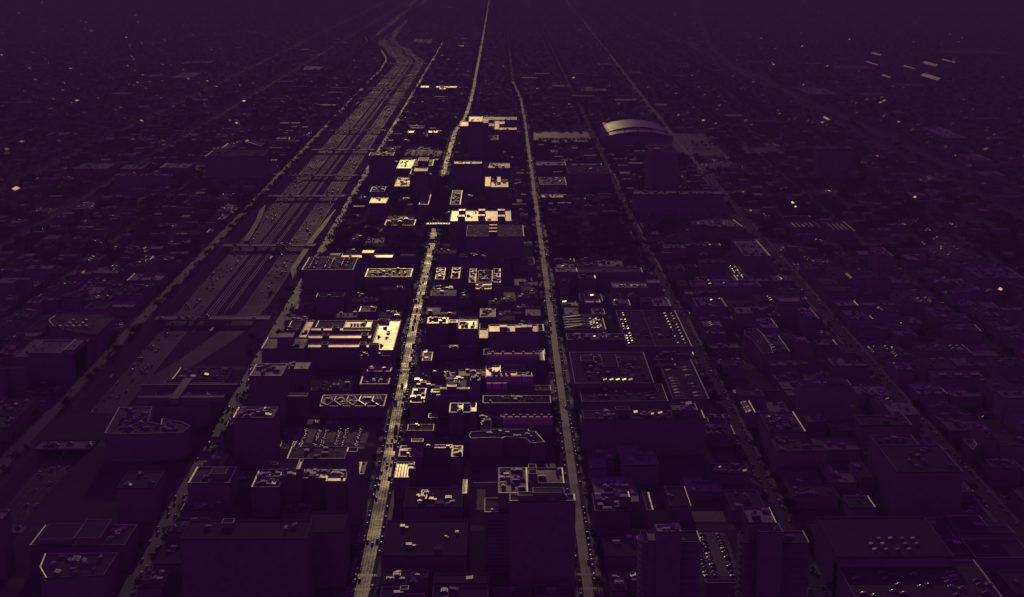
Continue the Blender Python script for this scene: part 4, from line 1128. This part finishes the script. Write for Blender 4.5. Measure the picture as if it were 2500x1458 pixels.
def split(x0, x1, y0, y1, out, mx, my):
    if (x1 - x0) > mx and (x1 - x0) / mx >= (y1 - y0) / my:
        c = x0 + (x1 - x0) * random.uniform(.38, .62); split(x0, c, y0, y1, out, mx, my); split(c, x1, y0, y1, out, mx, my)
    elif (y1 - y0) > my:
        c = y0 + (y1 - y0) * random.uniform(.38, .62); split(x0, x1, y0, c, out, mx, my); split(x0, x1, c, y1, out, mx, my)
    else:
        out.append((x0, x1, y0, y1))


PARCELS = []
for si, (a, b, words_) in enumerate(STRIPS):
    edges = [640.0] + CROSS[:12]
    for ci, (c0, c1) in enumerate(zip(edges, edges[1:])):
        ym = (c0 + c1) / 2
        x0 = av_x(a, ym) + AVENUES[a][1] / 2 + 4.5; x1 = av_x(b, ym) - AVENUES[b][1] / 2 - 4.5
        if a == 'frontage_near' and 0: pass
        q = []; split(x0, x1, c0 + 8, c1 - 8, q, 40, 46)
        for r_ in q:
            PARCELS.append((si, ci, r_))
filler, yards, small = [], [], []
for si, ci, (x0, x1, y0, y1) in PARCELS:
    cx, cy = (x0 + x1) / 2, (y0 + y1) / 2
    px, py = project(cx, cy)
    if not (-60 < px < 2560 and py < 1500): continue
    g = random.uniform(.6, 2.2)
    x0, x1, y0, y1 = x0 + g, x1 - g, y0 + g, y1 - g
    if not free(x0, x1, y0, y1):
        # try the half that is still free
        opts = [(x0, cx - 1, y0, y1), (cx + 1, x1, y0, y1), (x0, x1, y0, cy - 1), (x0, x1, cy + 1, y1)]
        opts = [o for o in opts if o[1] - o[0] > 7 and o[3] - o[2] > 7 and free(*o)]
        if not opts: continue
        x0, x1, y0, y1 = random.choice(opts)
    r_ = random.random()
    if r_ < .15: yards.append((si, ci, x0, x1, y0, y1)); continue
    if r_ < .30: continue
    filler.append((cy, si, ci, x0, x1, y0, y1))
filler.sort()
cnt = {}
LOOKS = [('dark', 'dark'), ('dark', 'dark'), ('dark', 'dark'), ('membrane', 'grey'), ('brown', 'brown'), ('grey', 'pale'), ('tan', 'tan')]
rest_buildings = []
for k, (cy, si, ci, x0, x1, y0, y1) in enumerate(filler):
    if k >= 330:
        rest_buildings.append((x0, x1, y0, y1)); continue
    if hides(x0, x1, y0, y1, 5): continue
    FOOT.append((x0, x1, y0, y1))
    rf, word = random.choice(LOOKS) if cy > 930 else LOOKS[0]
    h = random.choice((6, 7, 8, 9, 10, 12, 14)) if cy > 950 else random.choice((8, 10, 12))
    if random.random() < .08 and cy > 1000: h = 20
    while h > 5 and hides(x0, x1, y0, y1, h): h -= 1
    kk = cnt[(si, ci)] = cnt.get((si, ci), 0) + 1
    org = ((x0 + x1) / 2, (y0 + y1) / 2)
    root = empty('city_building', (*org, 0), '%s flat-roofed building, %s in the %s block up, %s' % (word, nth(kk), nth(ci + 1), STRIPS[si][2]), 'building', 'plain flat-roofed city buildings')
    o = {'u': random.choice((1, 2, 3, 5, 8)), 'cw': random.choice((.3, .35, .45, .7)), 'cm': random.choice(('coping', 'brick', 'brick'))}
    if random.random() < .3: o['pent'] = [(random.uniform(.25, .75), random.uniform(.3, .7), 5, 5, 3)]
    if random.random() < .12: o['sky'] = (random.choice((1, 2)), random.choice((3, 5, 7)), 5, 2, 1.2)
    if random.random() < .45 and x1 - x0 > 18 and y1 - y0 > 18:    # L-shaped plan
        ux, uy = x0 + (x1 - x0) * random.uniform(.4, .65), y0 + (y1 - y0) * random.uniform(.4, .65)
        poly = random.choice(([(x0, y0), (x1, y0), (x1, uy), (ux, uy), (ux, y1), (x0, y1)], [(x0, y0), (ux, y0), (ux, uy), (x1, uy), (x1, y1), (x0, y1)]))
    else:
        poly = [(x0, y0), (x1, y0), (x1, y1), (x0, y1)]
    volume(root, org, poly, 0, h, rf, random.choice(('brick', 'brick', 'concrete')), o)
for k, (si, ci, x0, x1, y0, y1) in enumerate(yards):
    FOOT.append((x0, x1, y0, y1))
    m = MB(); m.quad([(x0, y0, .03), (x1, y0, .03), (x1, y1, .03), (x0, y1, .03)])
    kk = cnt[('y', si, ci)] = cnt.get(('y', si, ci), 0) + 1
    lab = '%s yard of the %s block up, %s' % (nth(kk), nth(ci + 1), STRIPS[si][2])
    tag(m.build('yard', 'lot_asphalt'), lab, 'yard', kind='structure')
    LOTS.append(('yard', lab, x0, x1, y0, y1))

# ------------------------------------------------------------------ far houses, one mass to the top of the picture
F = np.array(FOOT)


def taken(x, y, pad):
    return bool(np.any((x > F[:, 0] - pad) & (x < F[:, 1] + pad) & (y > F[:, 2] - pad) & (y < F[:, 3] + pad)))


def on_road(x, y, pad):
    for k, (p, w) in AVENUES.items():
        if abs(x - av_x(k, y)) < w / 2 + pad: return True
    if ex_left(y) - 3 - pad < x < ex_right(y) + 3 + pad: return True
    if abs(x - rail_x(y)) < 9 + pad: return True
    return any(abs(y - c) < 6 + pad for c in CROSS)


hv, hf, hm = [], [], []
GREEN = []


def house(x, y, w, d, h, ang, gable, mi=1, pitch=.64):
    ca, sa = math.cos(ang), math.sin(ang)
    def T(a, b, z): return (x + a * ca - b * sa, y + a * sa + b * ca, z)
    i = len(hv)
    c = [(-w / 2, -d / 2), (w / 2, -d / 2), (w / 2, d / 2), (-w / 2, d / 2)]
    hv.extend([T(a, b, 0) for a, b in c] + [T(a, b, h) for a, b in c])
    for k in range(4):
        hf.append((i + k, i + (k + 1) % 4, i + 4 + (k + 1) % 4, i + 4 + k)); hm.append(0)
    j = len(hv)
    if gable:
        e = .4; r = h + w / 2 * pitch
        hv.extend([T(-w / 2 - e, -d / 2 - e, h - .1), T(w / 2 + e, -d / 2 - e, h - .1), T(w / 2 + e, d / 2 + e, h - .1), T(-w / 2 - e, d / 2 + e, h - .1), T(0, -d / 2 - e, r), T(0, d / 2 + e, r)])
        for q in ((1, 2, 5, 4), (3, 0, 4, 5), (0, 1, 4), (2, 3, 5)):
            hf.append(tuple(j + t for t in q)); hm.append(mi if len(q) == 4 else 0)
    else:
        c2 = [(a * .96, b * .96) for a, b in c]
        hv.extend([T(a, b, h - .5) for a, b in c2]); hf.append((j, j + 1, j + 2, j + 3)); hm.append(mi)
        if random.random() < .4:
            u, v = random.uniform(-.3, .3) * w, random.uniform(-.3, .3) * d; q = len(hv)
            s = random.uniform(1, 2.4)
            hv.extend([T(u + a * s, v + b * s, z) for z in (h - .5, h + 1.3) for a, b in ((-1, -1), (1, -1), (1, 1), (-1, 1))])
            for k in range(4):
                hf.append((q + k, q + (k + 1) % 4, q + 4 + (k + 1) % 4, q + 4 + k)); hm.append(0)
            hf.append((q + 4, q + 5, q + 6, q + 7)); hm.append(2)


for (x0, x1, y0, y1) in rest_buildings:
    if random.random() < .5 and not hides(x0, x1, y0, y1, 9):
        w, d = (x1 - x0) * random.uniform(.4, .8), (y1 - y0) * random.uniform(.35, .8)
        house(x0 + w / 2 + random.uniform(0, x1 - x0 - w), y0 + d / 2 + random.uniform(0, y1 - y0 - d), w, d, random.choice((6, 7, 9, 11)), 0, False, random.choice((1, 1, 1, 3, 4)))
    else:
        GREEN.append((x0, x1, y0, y1))
TREE_PTS = []
GREEN.append(tuple(rect(1345, 1580, 640, 545, 0)))
for (x0, x1, y0, y1) in GREEN:
    for _ in range(int((x1 - x0) * (y1 - y0) / (70 if x1 - x0 < 60 else 150))):
        TREE_PTS.append((random.uniform(x0, x1), random.uniform(y0, y1), random.uniform(7, 12)))
for _ in range(150):  # crowns added over the roadway to make its dark gap
    y = random.uniform(2050, 2275); TREE_PTS.append((av_x('bright', y) + random.uniform(-9, 9), y, random.uniform(9, 13)))
for _ in range(26):  # second added canopy, darkening the avenue farther up
    y = random.uniform(2340, 2385); TREE_PTS.append((av_x('bright', y) + random.uniform(-9, 9), y, random.uniform(9, 12)))
Y = 1350.0
while Y < 10900:
    dy = 26 + max(0, Y - 1900) * .011
    half = .37 * Y + 120
    x = -half
    while x < half:
        st = 15 + max(0, Y - 1900) * .0052
        x += st * random.uniform(.6, 1.4)
        yy = Y + random.uniform(-.5, .5) * dy
        near_zone = -800 < x < 748 and yy < CROSS[11]
        big = random.random() < (.05 if abs(x) < 700 else .025)
        if on_road(x, yy, 9): continue
        if near_zone or taken(x, yy, 7):
            if not near_zone: continue
            if random.random() < .25 and not taken(x, yy, 2): TREE_PTS.append((x, yy, random.uniform(5, 9)))
            continue
        if random.random() < .40:
            if big:
                w, d = random.uniform(22, 60), random.uniform(22, 55)
                if on_road(x - w / 2, yy, 5) or on_road(x + w / 2, yy, 5) or on_road(x, yy - d / 2, 5) or on_road(x, yy + d / 2, 5) or taken(x, yy, 40): continue
                house(x, yy, w, d, random.uniform(5, 13), 0, False, random.choice((1, 1, 3, 4)))
            elif random.random() < .22:                   # terraces along the cross streets
                w = random.uniform(16, 42)
                if on_road(x - w / 2, yy, 4) or on_road(x + w / 2, yy, 4) or taken(x, yy, 24): continue
                house(x, yy, w, random.uniform(8, 12), random.uniform(6, 10), 0, False, 3 if random.random() < .35 else 1)
            else:
                house(x, yy, random.uniform(7, 11), random.uniform(12, 20), random.uniform(5, 10), random.choice((0, 0, 0, math.pi / 2)) + random.uniform(-.02, .02), random.random() < .4, random.choice((1, 1, 1, 1, 1, 1, 1, 3, 3, 5)), random.uniform(.15, .9))
                if random.random() < .22:  # little metal sheds added for scattered sun sparkle
                    house(x + random.uniform(8, 13), yy + random.uniform(-8, 8), random.uniform(3, 5), random.uniform(4, 7), 3, random.choice((0, 0, math.pi / 2)) + random.uniform(-.1, .1), True, 5, random.uniform(.05, .9))
        else:
            for _ in range(2 if Y > 2600 else 1):
                TREE_PTS.append((x + random.uniform(-8, 8), yy + random.uniform(-.4, .4) * dy, random.uniform(7, 13)))
    Y += dy
me = bpy.data.meshes.new('distant_houses')
me.from_pydata(hv, [], hf)
for q in ('house_wall', 'house_roof', 'unit_metal', 'far_pale', 'far_pale', 'tin_roof'): me.materials.append(MATS[q])
me.polygons.foreach_set('material_index', hm); me.update()
tag(link('distant_houses', me), 'mass of small distant houses and flat roofs reaching to the top edge', 'houses', kind='stuff')

# ------------------------------------------------------------------ trees
def leaf_crown(seed, n, size, R=1.0, Hh=1.0):
    g = np.random.default_rng(seed)
    lob = [(g.uniform(-.45, .45), g.uniform(-.45, .45), g.uniform(.45, 1.0), g.uniform(.35, .6)) for _ in range(6)]
    v, f = [], []
    for _ in range(n):
        l = lob[g.integers(len(lob))]
        d = g.normal(size=3); d /= np.linalg.norm(d)
        r = l[3] * g.uniform(.55, 1.05)
        c = np.array((l[0], l[1], l[2])) + d * r * np.array((1, 1, .8))
        nrm = d + g.normal(size=3) * .5; nrm /= np.linalg.norm(nrm)
        t = np.cross(nrm, (0.3, .2, 1)); t /= np.linalg.norm(t); b = np.cross(nrm, t)
        s = size * g.uniform(.6, 1.3); i = len(v)
        v += [tuple(c + t * s), tuple(c + b * s * .7), tuple(c - t * s), tuple(c - b * s * .7)]
        f.append((i, i + 1, i + 2, i + 3))
    me = bpy.data.meshes.new('crown'); me.from_pydata(v, [], f); me.materials.append(MATS['leaf']); me.update()
    return me


def trunk_mesh(seed):
    g = random.Random(seed); m = MB()
    def limb(a, b, ra, rb):
        a, b = np.array(a, float), np.array(b, float); d = (b - a) / np.linalg.norm(b - a)
        t = np.cross(d, (1, .3, .1)); t /= np.linalg.norm(t); s = np.cross(d, t); n = 6
        for k in range(n):
            p, q = 2 * math.pi * k / n, 2 * math.pi * (k + 1) / n
            m.quad([a + ra * (t * math.cos(p) + s * math.sin(p)), a + ra * (t * math.cos(q) + s * math.sin(q)), b + rb * (t * math.cos(q) + s * math.sin(q)), b + rb * (t * math.cos(p) + s * math.sin(p))])
    limb((0, 0, -.02), (0, 0, .42), .045, .032)
    for k in range(4):
        an = k * 1.6 + g.random()
        limb((0, 0, .38), (.33 * math.cos(an), .33 * math.sin(an), .75 + .15 * g.random()), .026, .01)
    me = bpy.data.meshes.new('trunk'); me.from_pydata(m.v, [], m.f); me.materials.append(MATS['bark']); me.update()
    return me


CROWNS = [leaf_crown(40 + k, 300, .10) for k in range(5)]
TRUNKS = [trunk_mesh(k) for k in range(3)]
rows = []
for k in ('bright', 'brown', 'treelined', 'arena', 'frontage_near', 'frontage_far', 'washington', 'randolph', 'south_one'):
    w = AVENUES[k][1]
    for s, word in ((-1, 'left'), (1, 'right')):
        y = 640 + random.uniform(0, 20); n = 0
        while y < 9500:
            y += random.uniform(8, 16) if y < 2200 else random.uniform(12, 26)
            dens = .42 if y < 2000 else .8
            if k == 'brown' and y > 3700: dens = 1
            if k == 'arena': dens *= .45
            if k == 'bright': dens = .30 if y < 1500 else (.5 if y < 3000 else .8)
            if random.random() > dens or min(abs(y - c) for c in CROSS) < 9: continue
            if k == 'frontage_near' and s < 0 and random.random() < .6: continue
            x = av_x(k, y) + s * (w / 2 + random.uniform(1.9, 3.6))
            if taken(x, y, .3): continue
            px, py = project(x, y)
            if not (0 < px < 2500 and 0 < py < 1458): continue
            rows.append((y, x, k, word, random.uniform(6, 10.5) * (1 if y < 3000 else 1.15)))
rows.sort()
tc = {}
SHORT = {'bright': 'bright avenue', 'brown': 'brown avenue', 'treelined': 'dim avenue', 'arena': 'arena avenue', 'frontage_near': 'right service road', 'frontage_far': 'left service road',
         'washington': 'first street right of arena avenue', 'randolph': 'second street right of arena avenue', 'south_one': 'first street left of expressway'}
SPECIAL = []
for k in range(17):           # the round trees on the lawn by the arena
    x, y = G(1318 + k * 8.4 + random.uniform(-1, 1), 346)[:2]; SPECIAL.append((x, y, 'lawn', 'sunlit lawn by the arena', 9))
for k in range(8):
    x, y = G(1690 + k * 11, 352 + k % 2 * 7)[:2]; SPECIAL.append((x, y, 'lot', 'parking lot right of the arena', 8))
trees = [(y, x, SHORT[k], word + ' side of the ', h) for y, x, k, word, h in rows[:265]]
for x, y, k, w, h in SPECIAL: trees.append((y, x, w, '', h))
TREE_PTS += [(x, y, h * 1.05) for y, x, k, w, h in rows[265:]]
for i, (y, x, av, word, h) in enumerate(trees):
    kk = tc[(av, word)] = tc.get((av, word), 0) + 1
    t = empty('street_tree', (x, y, .05), 'leafy tree, %s along the %s%s' % (nth(kk), word, av), 'tree', 'trees along the avenues and lots')
    t.rotation_euler.z = random.uniform(0, 6.28)
    s = h / 1.45
    t.scale = (s * random.uniform(.8, 1.05), s * random.uniform(.8, 1.05), s)
    link('trunk', TRUNKS[i % 3], t); link('crown', CROWNS[i % 5], t)

# the countless trees farther out
pc = bpy.data.collections.new('tree_shapes')
for k in range(5):
    o = bpy.data.objects.new('tree_shape', leaf_crown(90 + k, 110, .17)); pc.objects.link(o)
me = bpy.data.meshes.new('distant_trees')
me.from_pydata([(x, y, 0) for x, y, h in TREE_PTS], [], [])
at = me.attributes.new('size', 'FLOAT', 'POINT'); at.data.foreach_set('value', [h / 1.5 for x, y, h in TREE_PTS])
dt = tag(link('distant_trees', me), 'mass of dark street and garden trees between the far houses', 'trees', kind='stuff')
me.materials.append(MATS['leaf'])
ng = bpy.data.node_groups.new('scatter_trees', 'GeometryNodeTree')
ng.interface.new_socket('Geometry', in_out='INPUT', socket_type='NodeSocketGeometry')
ng.interface.new_socket('Geometry', in_out='OUTPUT', socket_type='NodeSocketGeometry')
gi, go = ng.nodes.new('NodeGroupInput'), ng.nodes.new('NodeGroupOutput')
ci = ng.nodes.new('GeometryNodeCollectionInfo'); ci.inputs['Collection'].default_value = pc
ci.inputs['Separate Children'].default_value = True; ci.inputs['Reset Children'].default_value = True
ip = ng.nodes.new('GeometryNodeInstanceOnPoints'); ip.inputs['Pick Instance'].default_value = True
na = ng.nodes.new('GeometryNodeInputNamedAttribute'); na.data_type = 'FLOAT'; na.inputs['Name'].default_value = 'size'
rv = ng.nodes.new('FunctionNodeRandomValue'); rv.data_type = 'FLOAT_VECTOR'
rv.inputs[0].default_value = (0, 0, 0); rv.inputs[1].default_value = (0, 0, 6.28)
ng.links.new(gi.outputs[0], ip.inputs['Points']); ng.links.new(ci.outputs[0], ip.inputs['Instance'])
ng.links.new(na.outputs[0], ip.inputs['Scale']); ng.links.new(rv.outputs[0], ip.inputs['Rotation'])
ng.links.new(ip.outputs[0], go.inputs[0])
dt.modifiers.new('scatter', 'NODES').node_group = ng

# ------------------------------------------------------------------ vehicles
def car_shell(wheels=True, van=False):
    st = [(-2.25, .55, .72), (-2.2, .8, .9), (-1.5, .86, .98), (-1.22, .87, 1.36), (-1.08, .86, 1.43), (-.4, .86, 1.455), (.22, .86, 1.43), (.36, .86, 1.37), (1.0, .87, .99), (1.15, .87, .95), (1.95, .84, .87), (2.15, .78, .76), (2.25, .55, .55)]
    if van: st = [(y, w * 1.08, min(1.95, z * 1.28) if -2.2 <= y <= .5 else z * 1.15) for y, w, z in st]
    v, f, mi = [], [], []
    for y, w, z in st:
        sh = min(z, .95)
        top = .80 if z > 1.1 else .92
        v += [(-w, y, .3), (-w * 1.0, y, sh * .8), (-w * .97, y, sh), (-w * top, y, z * .965), (-w * top * .8, y, z * .995), (0, y, z * 1.02), (w * top * .8, y, z * .995), (w * top, y, z * .965), (w * .97, y, sh), (w, y, sh * .8), (w, y, .3)]
    n = 11
    for i in range(len(st) - 1):
        for j in range(n - 1):
            f.append((i * n + j, i * n + j + 1, (i + 1) * n + j + 1, (i + 1) * n + j))
            glass = (i in (2, 7) and 2 <= j <= 7) or (i in (3, 4, 5, 6) and j in (2, 7))
            mi.append(1 if glass else 0)
    f.append(tuple(range(n))[::-1]); mi.append(0)
    f.append(tuple(range((len(st) - 1) * n, len(st) * n))); mi.append(0)
    nb = len(f)
    if wheels:
        for sx in (-.8, .8):
            for sy in (-1.4, 1.4):
                i = len(v); k = 8
                v += [(sx + e, sy + .32 * math.cos(2 * math.pi * q / k), .32 + .32 * math.sin(2 * math.pi * q / k)) for e in (-.11, .11) for q in range(k)]
                for q in range(k): f.append((i + q, i + (q + 1) % k, i + k + (q + 1) % k, i + k + q)); mi.append(2)
                f.append(tuple(range(i, i + k))[::-1]); f.append(tuple(range(i + k, i + 2 * k))); mi += [2, 2]
    return v, f, mi, nb


CARS = []
for van in (False, True):
    v, f, mi, nb = car_shell(True, van)
    me = bpy.data.meshes.new('car'); me.from_pydata(v, [], f)
    for q in ('car_paint', 'car_glass', 'dark'): me.materials.append(MATS[q])
    me.polygons.foreach_set('material_index', mi); me.polygons.foreach_set('use_smooth', [True] * nb + [False] * (len(f) - nb)); me.update()
    CARS.append(me)

spots = []      # x, y, z, heading, label base


def lane_cars(xf, y0, y1, gap, z, heading, base):
    y = y0
    while y < y1:
        y += random.expovariate(1 / gap) + 6
        x = xf(y) + random.uniform(-.25, .25)
        spots.append((x, y, z, heading, base))


for off in (-3.1, 0, 3.1):
    lane_cars(lambda y: av_x('bright', y) + off, 760, 3000, 75 if abs(off) < 2 else 70, .1, 0 if off > 0 else 0, 'moving on the bright avenue')
for k, nm in (('brown', 'brown avenue'), ('arena', 'arena avenue'), ('treelined', 'dim avenue')):
    for off in (-2.2, 2.2):
        lane_cars(lambda y: av_x(k, y) + off, 800, 4500, 170, .1, math.pi if off < 0 else 0, 'moving on the ' + nm)
for k, nm in (('bright', 'bright avenue'), ('brown', 'brown avenue'), ('treelined', 'dim avenue'), ('arena', 'arena avenue'), ('frontage_near', 'right service road')):
    for s in (-1, 1):
        lane_cars(lambda y: av_x(k, y) + s * (AVENUES[k][1] / 2 - 1.2), 780, 2600, 9 if k != 'frontage_near' else 40, .1, 0, 'parked at the %s kerb of the %s' % ('left' if s < 0 else 'right', nm))
for off in (-47, -43.4, -39.8, -36.2, -32.6, -29):
    lane_cars(lambda y: ex_center(y) + off, 880, 4700, 48, EX_Z + .07, math.pi, 'on the left expressway carriageway')
    lane_cars(lambda y: ex_center(y) + off, 4700, 9200, 15, EX_Z + .07, math.pi, 'on the left expressway carriageway')
for off in (20.5, 24.1, 27.7, 31.3, 34.9, 38.5):
    lane_cars(lambda y: ex_center(y) + off, 1580, 4300, 75, EX_Z + .1, 0, 'on the right expressway carriageway')
    lane_cars(lambda y: ex_center(y) + off, 4300, 9200, 11, EX_Z + .1, 0, 'on the right expressway carriageway')
for off in (-1.5, 2):
    lane_cars(lambda y: av_x('frontage_near', y) + off, 820, 3000, 60, .1, 0, 'moving on the right service road')
    lane_cars(lambda y: av_x('frontage_far', y) + off, 1000, 3000, 140, .1, 0, 'moving on the left service road')
for n, lab, x0, x1, y0, y1 in LOTS:
    if n == 'lawn': continue
    full = .85 if 'glint' in lab or 'small car park' in lab else (.4 if n == 'yard' else .12)
    if 'brown' in lab or 'alley' in lab: full = .015
    x = x0 + 3; col = 0
    while x < x1 - 2.5:
        y = y0 + 2
        while y < y1 - 2:
            if random.random() < full: spots.append((x + random.uniform(-.3, .3), y, .05, math.pi / 2 + random.choice((0, math.pi)), 'parked in the ' + lab if n != 'yard' else 'parked in the ' + lab))
            y += 2.8
        col += 1; x += 5.4 if col % 2 else 11
for (xl, xr, yn, yf, h, full, lab) in ((2110, 2470, 1480, 1390, 22, .22, 'on the rooftop car park at the bottom right'), (742, 860, 657, 630, 34, .5, 'on the roof of the tall dark garage')):
    x0, x1, y0, y1 = rect(xl, xr, yn, yf, h); x = x0 + 4; col = 0
    while x < x1 - 3:
        y = y0 + 3
        while y < y1 - 3:
            if random.random() < full: spots.append((x, y, h - .54, math.pi / 2, lab))
            y += 2.8
        col += 1; x += 5.4 if col % 2 else 12
for i, y in BR:                                   # traffic on the bridges
    for _ in range(9):
        x = random.uniform(ex_left(y), ex_right(y)); spots.append((x, y + random.choice((-2.4, 2.4)), .18, math.pi / 2, 'on a bridge over the expressway'))
for _ in range(1500):                             # kerbside cars in the far streets
    c = random.choice(CROSS[8:22]); x = random.uniform(-.35, .35) * c
    if not (ex_left(c) - 8 < x < ex_right(c) + 8): spots.append((x, c + random.choice((-3.2, 3.2)), .08, math.pi / 2, 'far street'))
for _ in range(1200):
    k = random.choice(('washington', 'randolph', 'lake', 'south_one', 'south_two', 'south_three', 'arena', 'brown', 'bright', 'treelined')); y = random.uniform(1500, 7000)
    spots.append((av_x(k, y) + random.choice((-1, 1)) * (AVENUES[k][1] / 2 - 1.3), y, .12, 0, 'far street'))
vis = []
for s in spots:
    px, py = project(*s[:3])
    if 0 < px < 2500 and 0 < py < 1458: vis.append(s)
near = sorted([s for s in vis if s[4] != 'far street'], key=lambda s: s[1])
# keep cars from standing inside one another
used, keep, rest = [], [], []
for s in near:
    if len(keep) < 300:
        if all(abs(s[0] - u[0]) > 2.2 or abs(s[1] - u[1]) > 5.4 or abs(s[2] - u[2]) > 2 for u in keep[-60:]): keep.append(s)
    else:
        rest.append(s)
cc = {}
for i, (x, y, z, a, base) in enumerate(keep):
    kk = cc[base] = cc.get(base, 0) + 1
    o = link('car', CARS[1 if random.random() < .22 else 0], None, (x, y, z))
    o.rotation_euler.z = a
    tag(o, ('%s car %s' % (nth(kk), base))[:110], 'car', 'cars on the roads and lots')
    wds = o['label'].split()
    if len(wds) > 16: o['label'] = ' '.join(wds[:16])
rest += [s for s in vis if s[4] == 'far street']
v, f, mi, nb = car_shell(False, False)
v = np.array(v); nv = len(v); A = []; FF = []; MM = []
for i, (x, y, z, a, b) in enumerate(rest):
    ca, sa = math.cos(a), math.sin(a)
    kx, ky, kz = random.choice(((1, 1, 1), (1, 1, 1), (1.05, 1.05, 1.25), (1.1, 1.1, 1.3), (1.35, 2.2, 2.0))) if 'lot' not in b and 'park' not in b else (1, 1, 1)
    vx, vy = v[:, 0] * kx, v[:, 1] * ky
    A.append(np.stack((vx * ca - vy * sa + x, vx * sa + vy * ca + y, v[:, 2] * kz + z), 1))
    FF += [tuple(q + i * nv for q in t) for t in f]; MM += mi
me = bpy.data.meshes.new('distant_cars'); me.from_pydata(np.concatenate(A).tolist(), [], FF)
for q in ('car_paint_mass', 'car_glass'): me.materials.append(MATS[q])
me.polygons.foreach_set('material_index', MM); me.polygons.foreach_set('use_smooth', [True] * len(FF)); me.update()
tag(link('distant_cars', me), 'countless small glinting cars on the far roads and lots', 'cars', kind='stuff')

# trucks and buses with pale roofs
def box_vehicle(name, label, cat, px, py, z, length, ang, roof):
    p = G(px, py, z + 3)
    t = empty(name, (p[0], p[1], z), label, cat)
    t.rotation_euler.z = ang
    m = MB(); m.box(-1.25, 1.25, -length / 2, length / 2 - (2.2 if cat == 'truck' else 0), .9, 3.6, bottom=True); m.build('body', roof, t)
    if cat == 'truck':
        m = MB(); m.box(-1.2, 1.2, length / 2 - 2, length / 2, .6, 2.8, bottom=True); m.build('cab', 'car_paint', t)
    m = MB(); m.box(-1.27, 1.27, length / 2 - .9, length / 2 + .03, 1.7, 2.6); m.build('windscreen', 'car_glass', t)
    for sy in (-length * .32, length * .36):
        for sx in (-1.1, 1.1):
            m = MB(); n = 8
            ring = [(.5 * math.cos(2 * math.pi * k / n), .5 * math.sin(2 * math.pi * k / n)) for k in range(n)]
            for e in (-.15, .15): m.quad([(sx + e, sy + a, .5 + b) for a, b in ring])
            for k in range(n):
                a, b = ring[k], ring[(k + 1) % n]
                m.quad([(sx - .15, sy + a[0], .5 + a[1]), (sx + .15, sy + a[0], .5 + a[1]), (sx + .15, sy + b[0], .5 + b[1]), (sx - .15, sy + b[0], .5 + b[1])])
            m.build('wheel', 'dark', t)


box_vehicle('bus', 'bright-roofed bus in the expressway median right below a bridge', 'bus', 517, 805, EX_Z, 12, 0, 'cream')
box_vehicle('truck', 'pale-roofed truck on the left expressway carriageway, upper of two', 'truck', 273, 918, EX_Z, 14, 0, 'tan')
box_vehicle('truck', 'pale-roofed truck on the left expressway carriageway, lower of two', 'truck', 205, 1039, EX_Z, 13, 0, 'cream')
box_vehicle('bus', 'bright-roofed bus on the rails side of the expressway, mid-height', 'bus', 662, 629, EX_Z, 14, 0, 'cream')
box_vehicle('bus', 'dark bus on the bright avenue above the U-shaped building', 'bus', 966, 1045, .1, 12, 0, 'dark')
box_vehicle('truck', 'dark truck on the right expressway carriageway above a bridge', 'truck', 660, 712, EX_Z, 15, 0, 'dark')

# ------------------------------------------------------------------ evening haze over the whole city
m = MB(); m.box(-5600, 5600, -400, 13800, -9, 402, bottom=True)
hz = m.build('haze', 'dark')
hz.data.materials.clear()
hm_ = bpy.data.materials.new('haze'); hm_.use_nodes = True
nt = hm_.node_tree; nt.nodes.clear()
pv = nt.nodes.new('ShaderNodeVolumePrincipled'); mo = nt.nodes.new('ShaderNodeOutputMaterial')
pv.inputs['Color'].default_value = (.38, .38, .40, 1)
pv.inputs['Density'].default_value = 2.4e-4
pv.inputs['Anisotropy'].default_value = 0.0
nt.links.new(pv.outputs[0], mo.inputs['Volume'])
hz.data.materials.append(hm_)
tag(hz, 'thin violet evening haze over the whole city', 'haze', kind='stuff')
hz.display_type = 'WIRE'
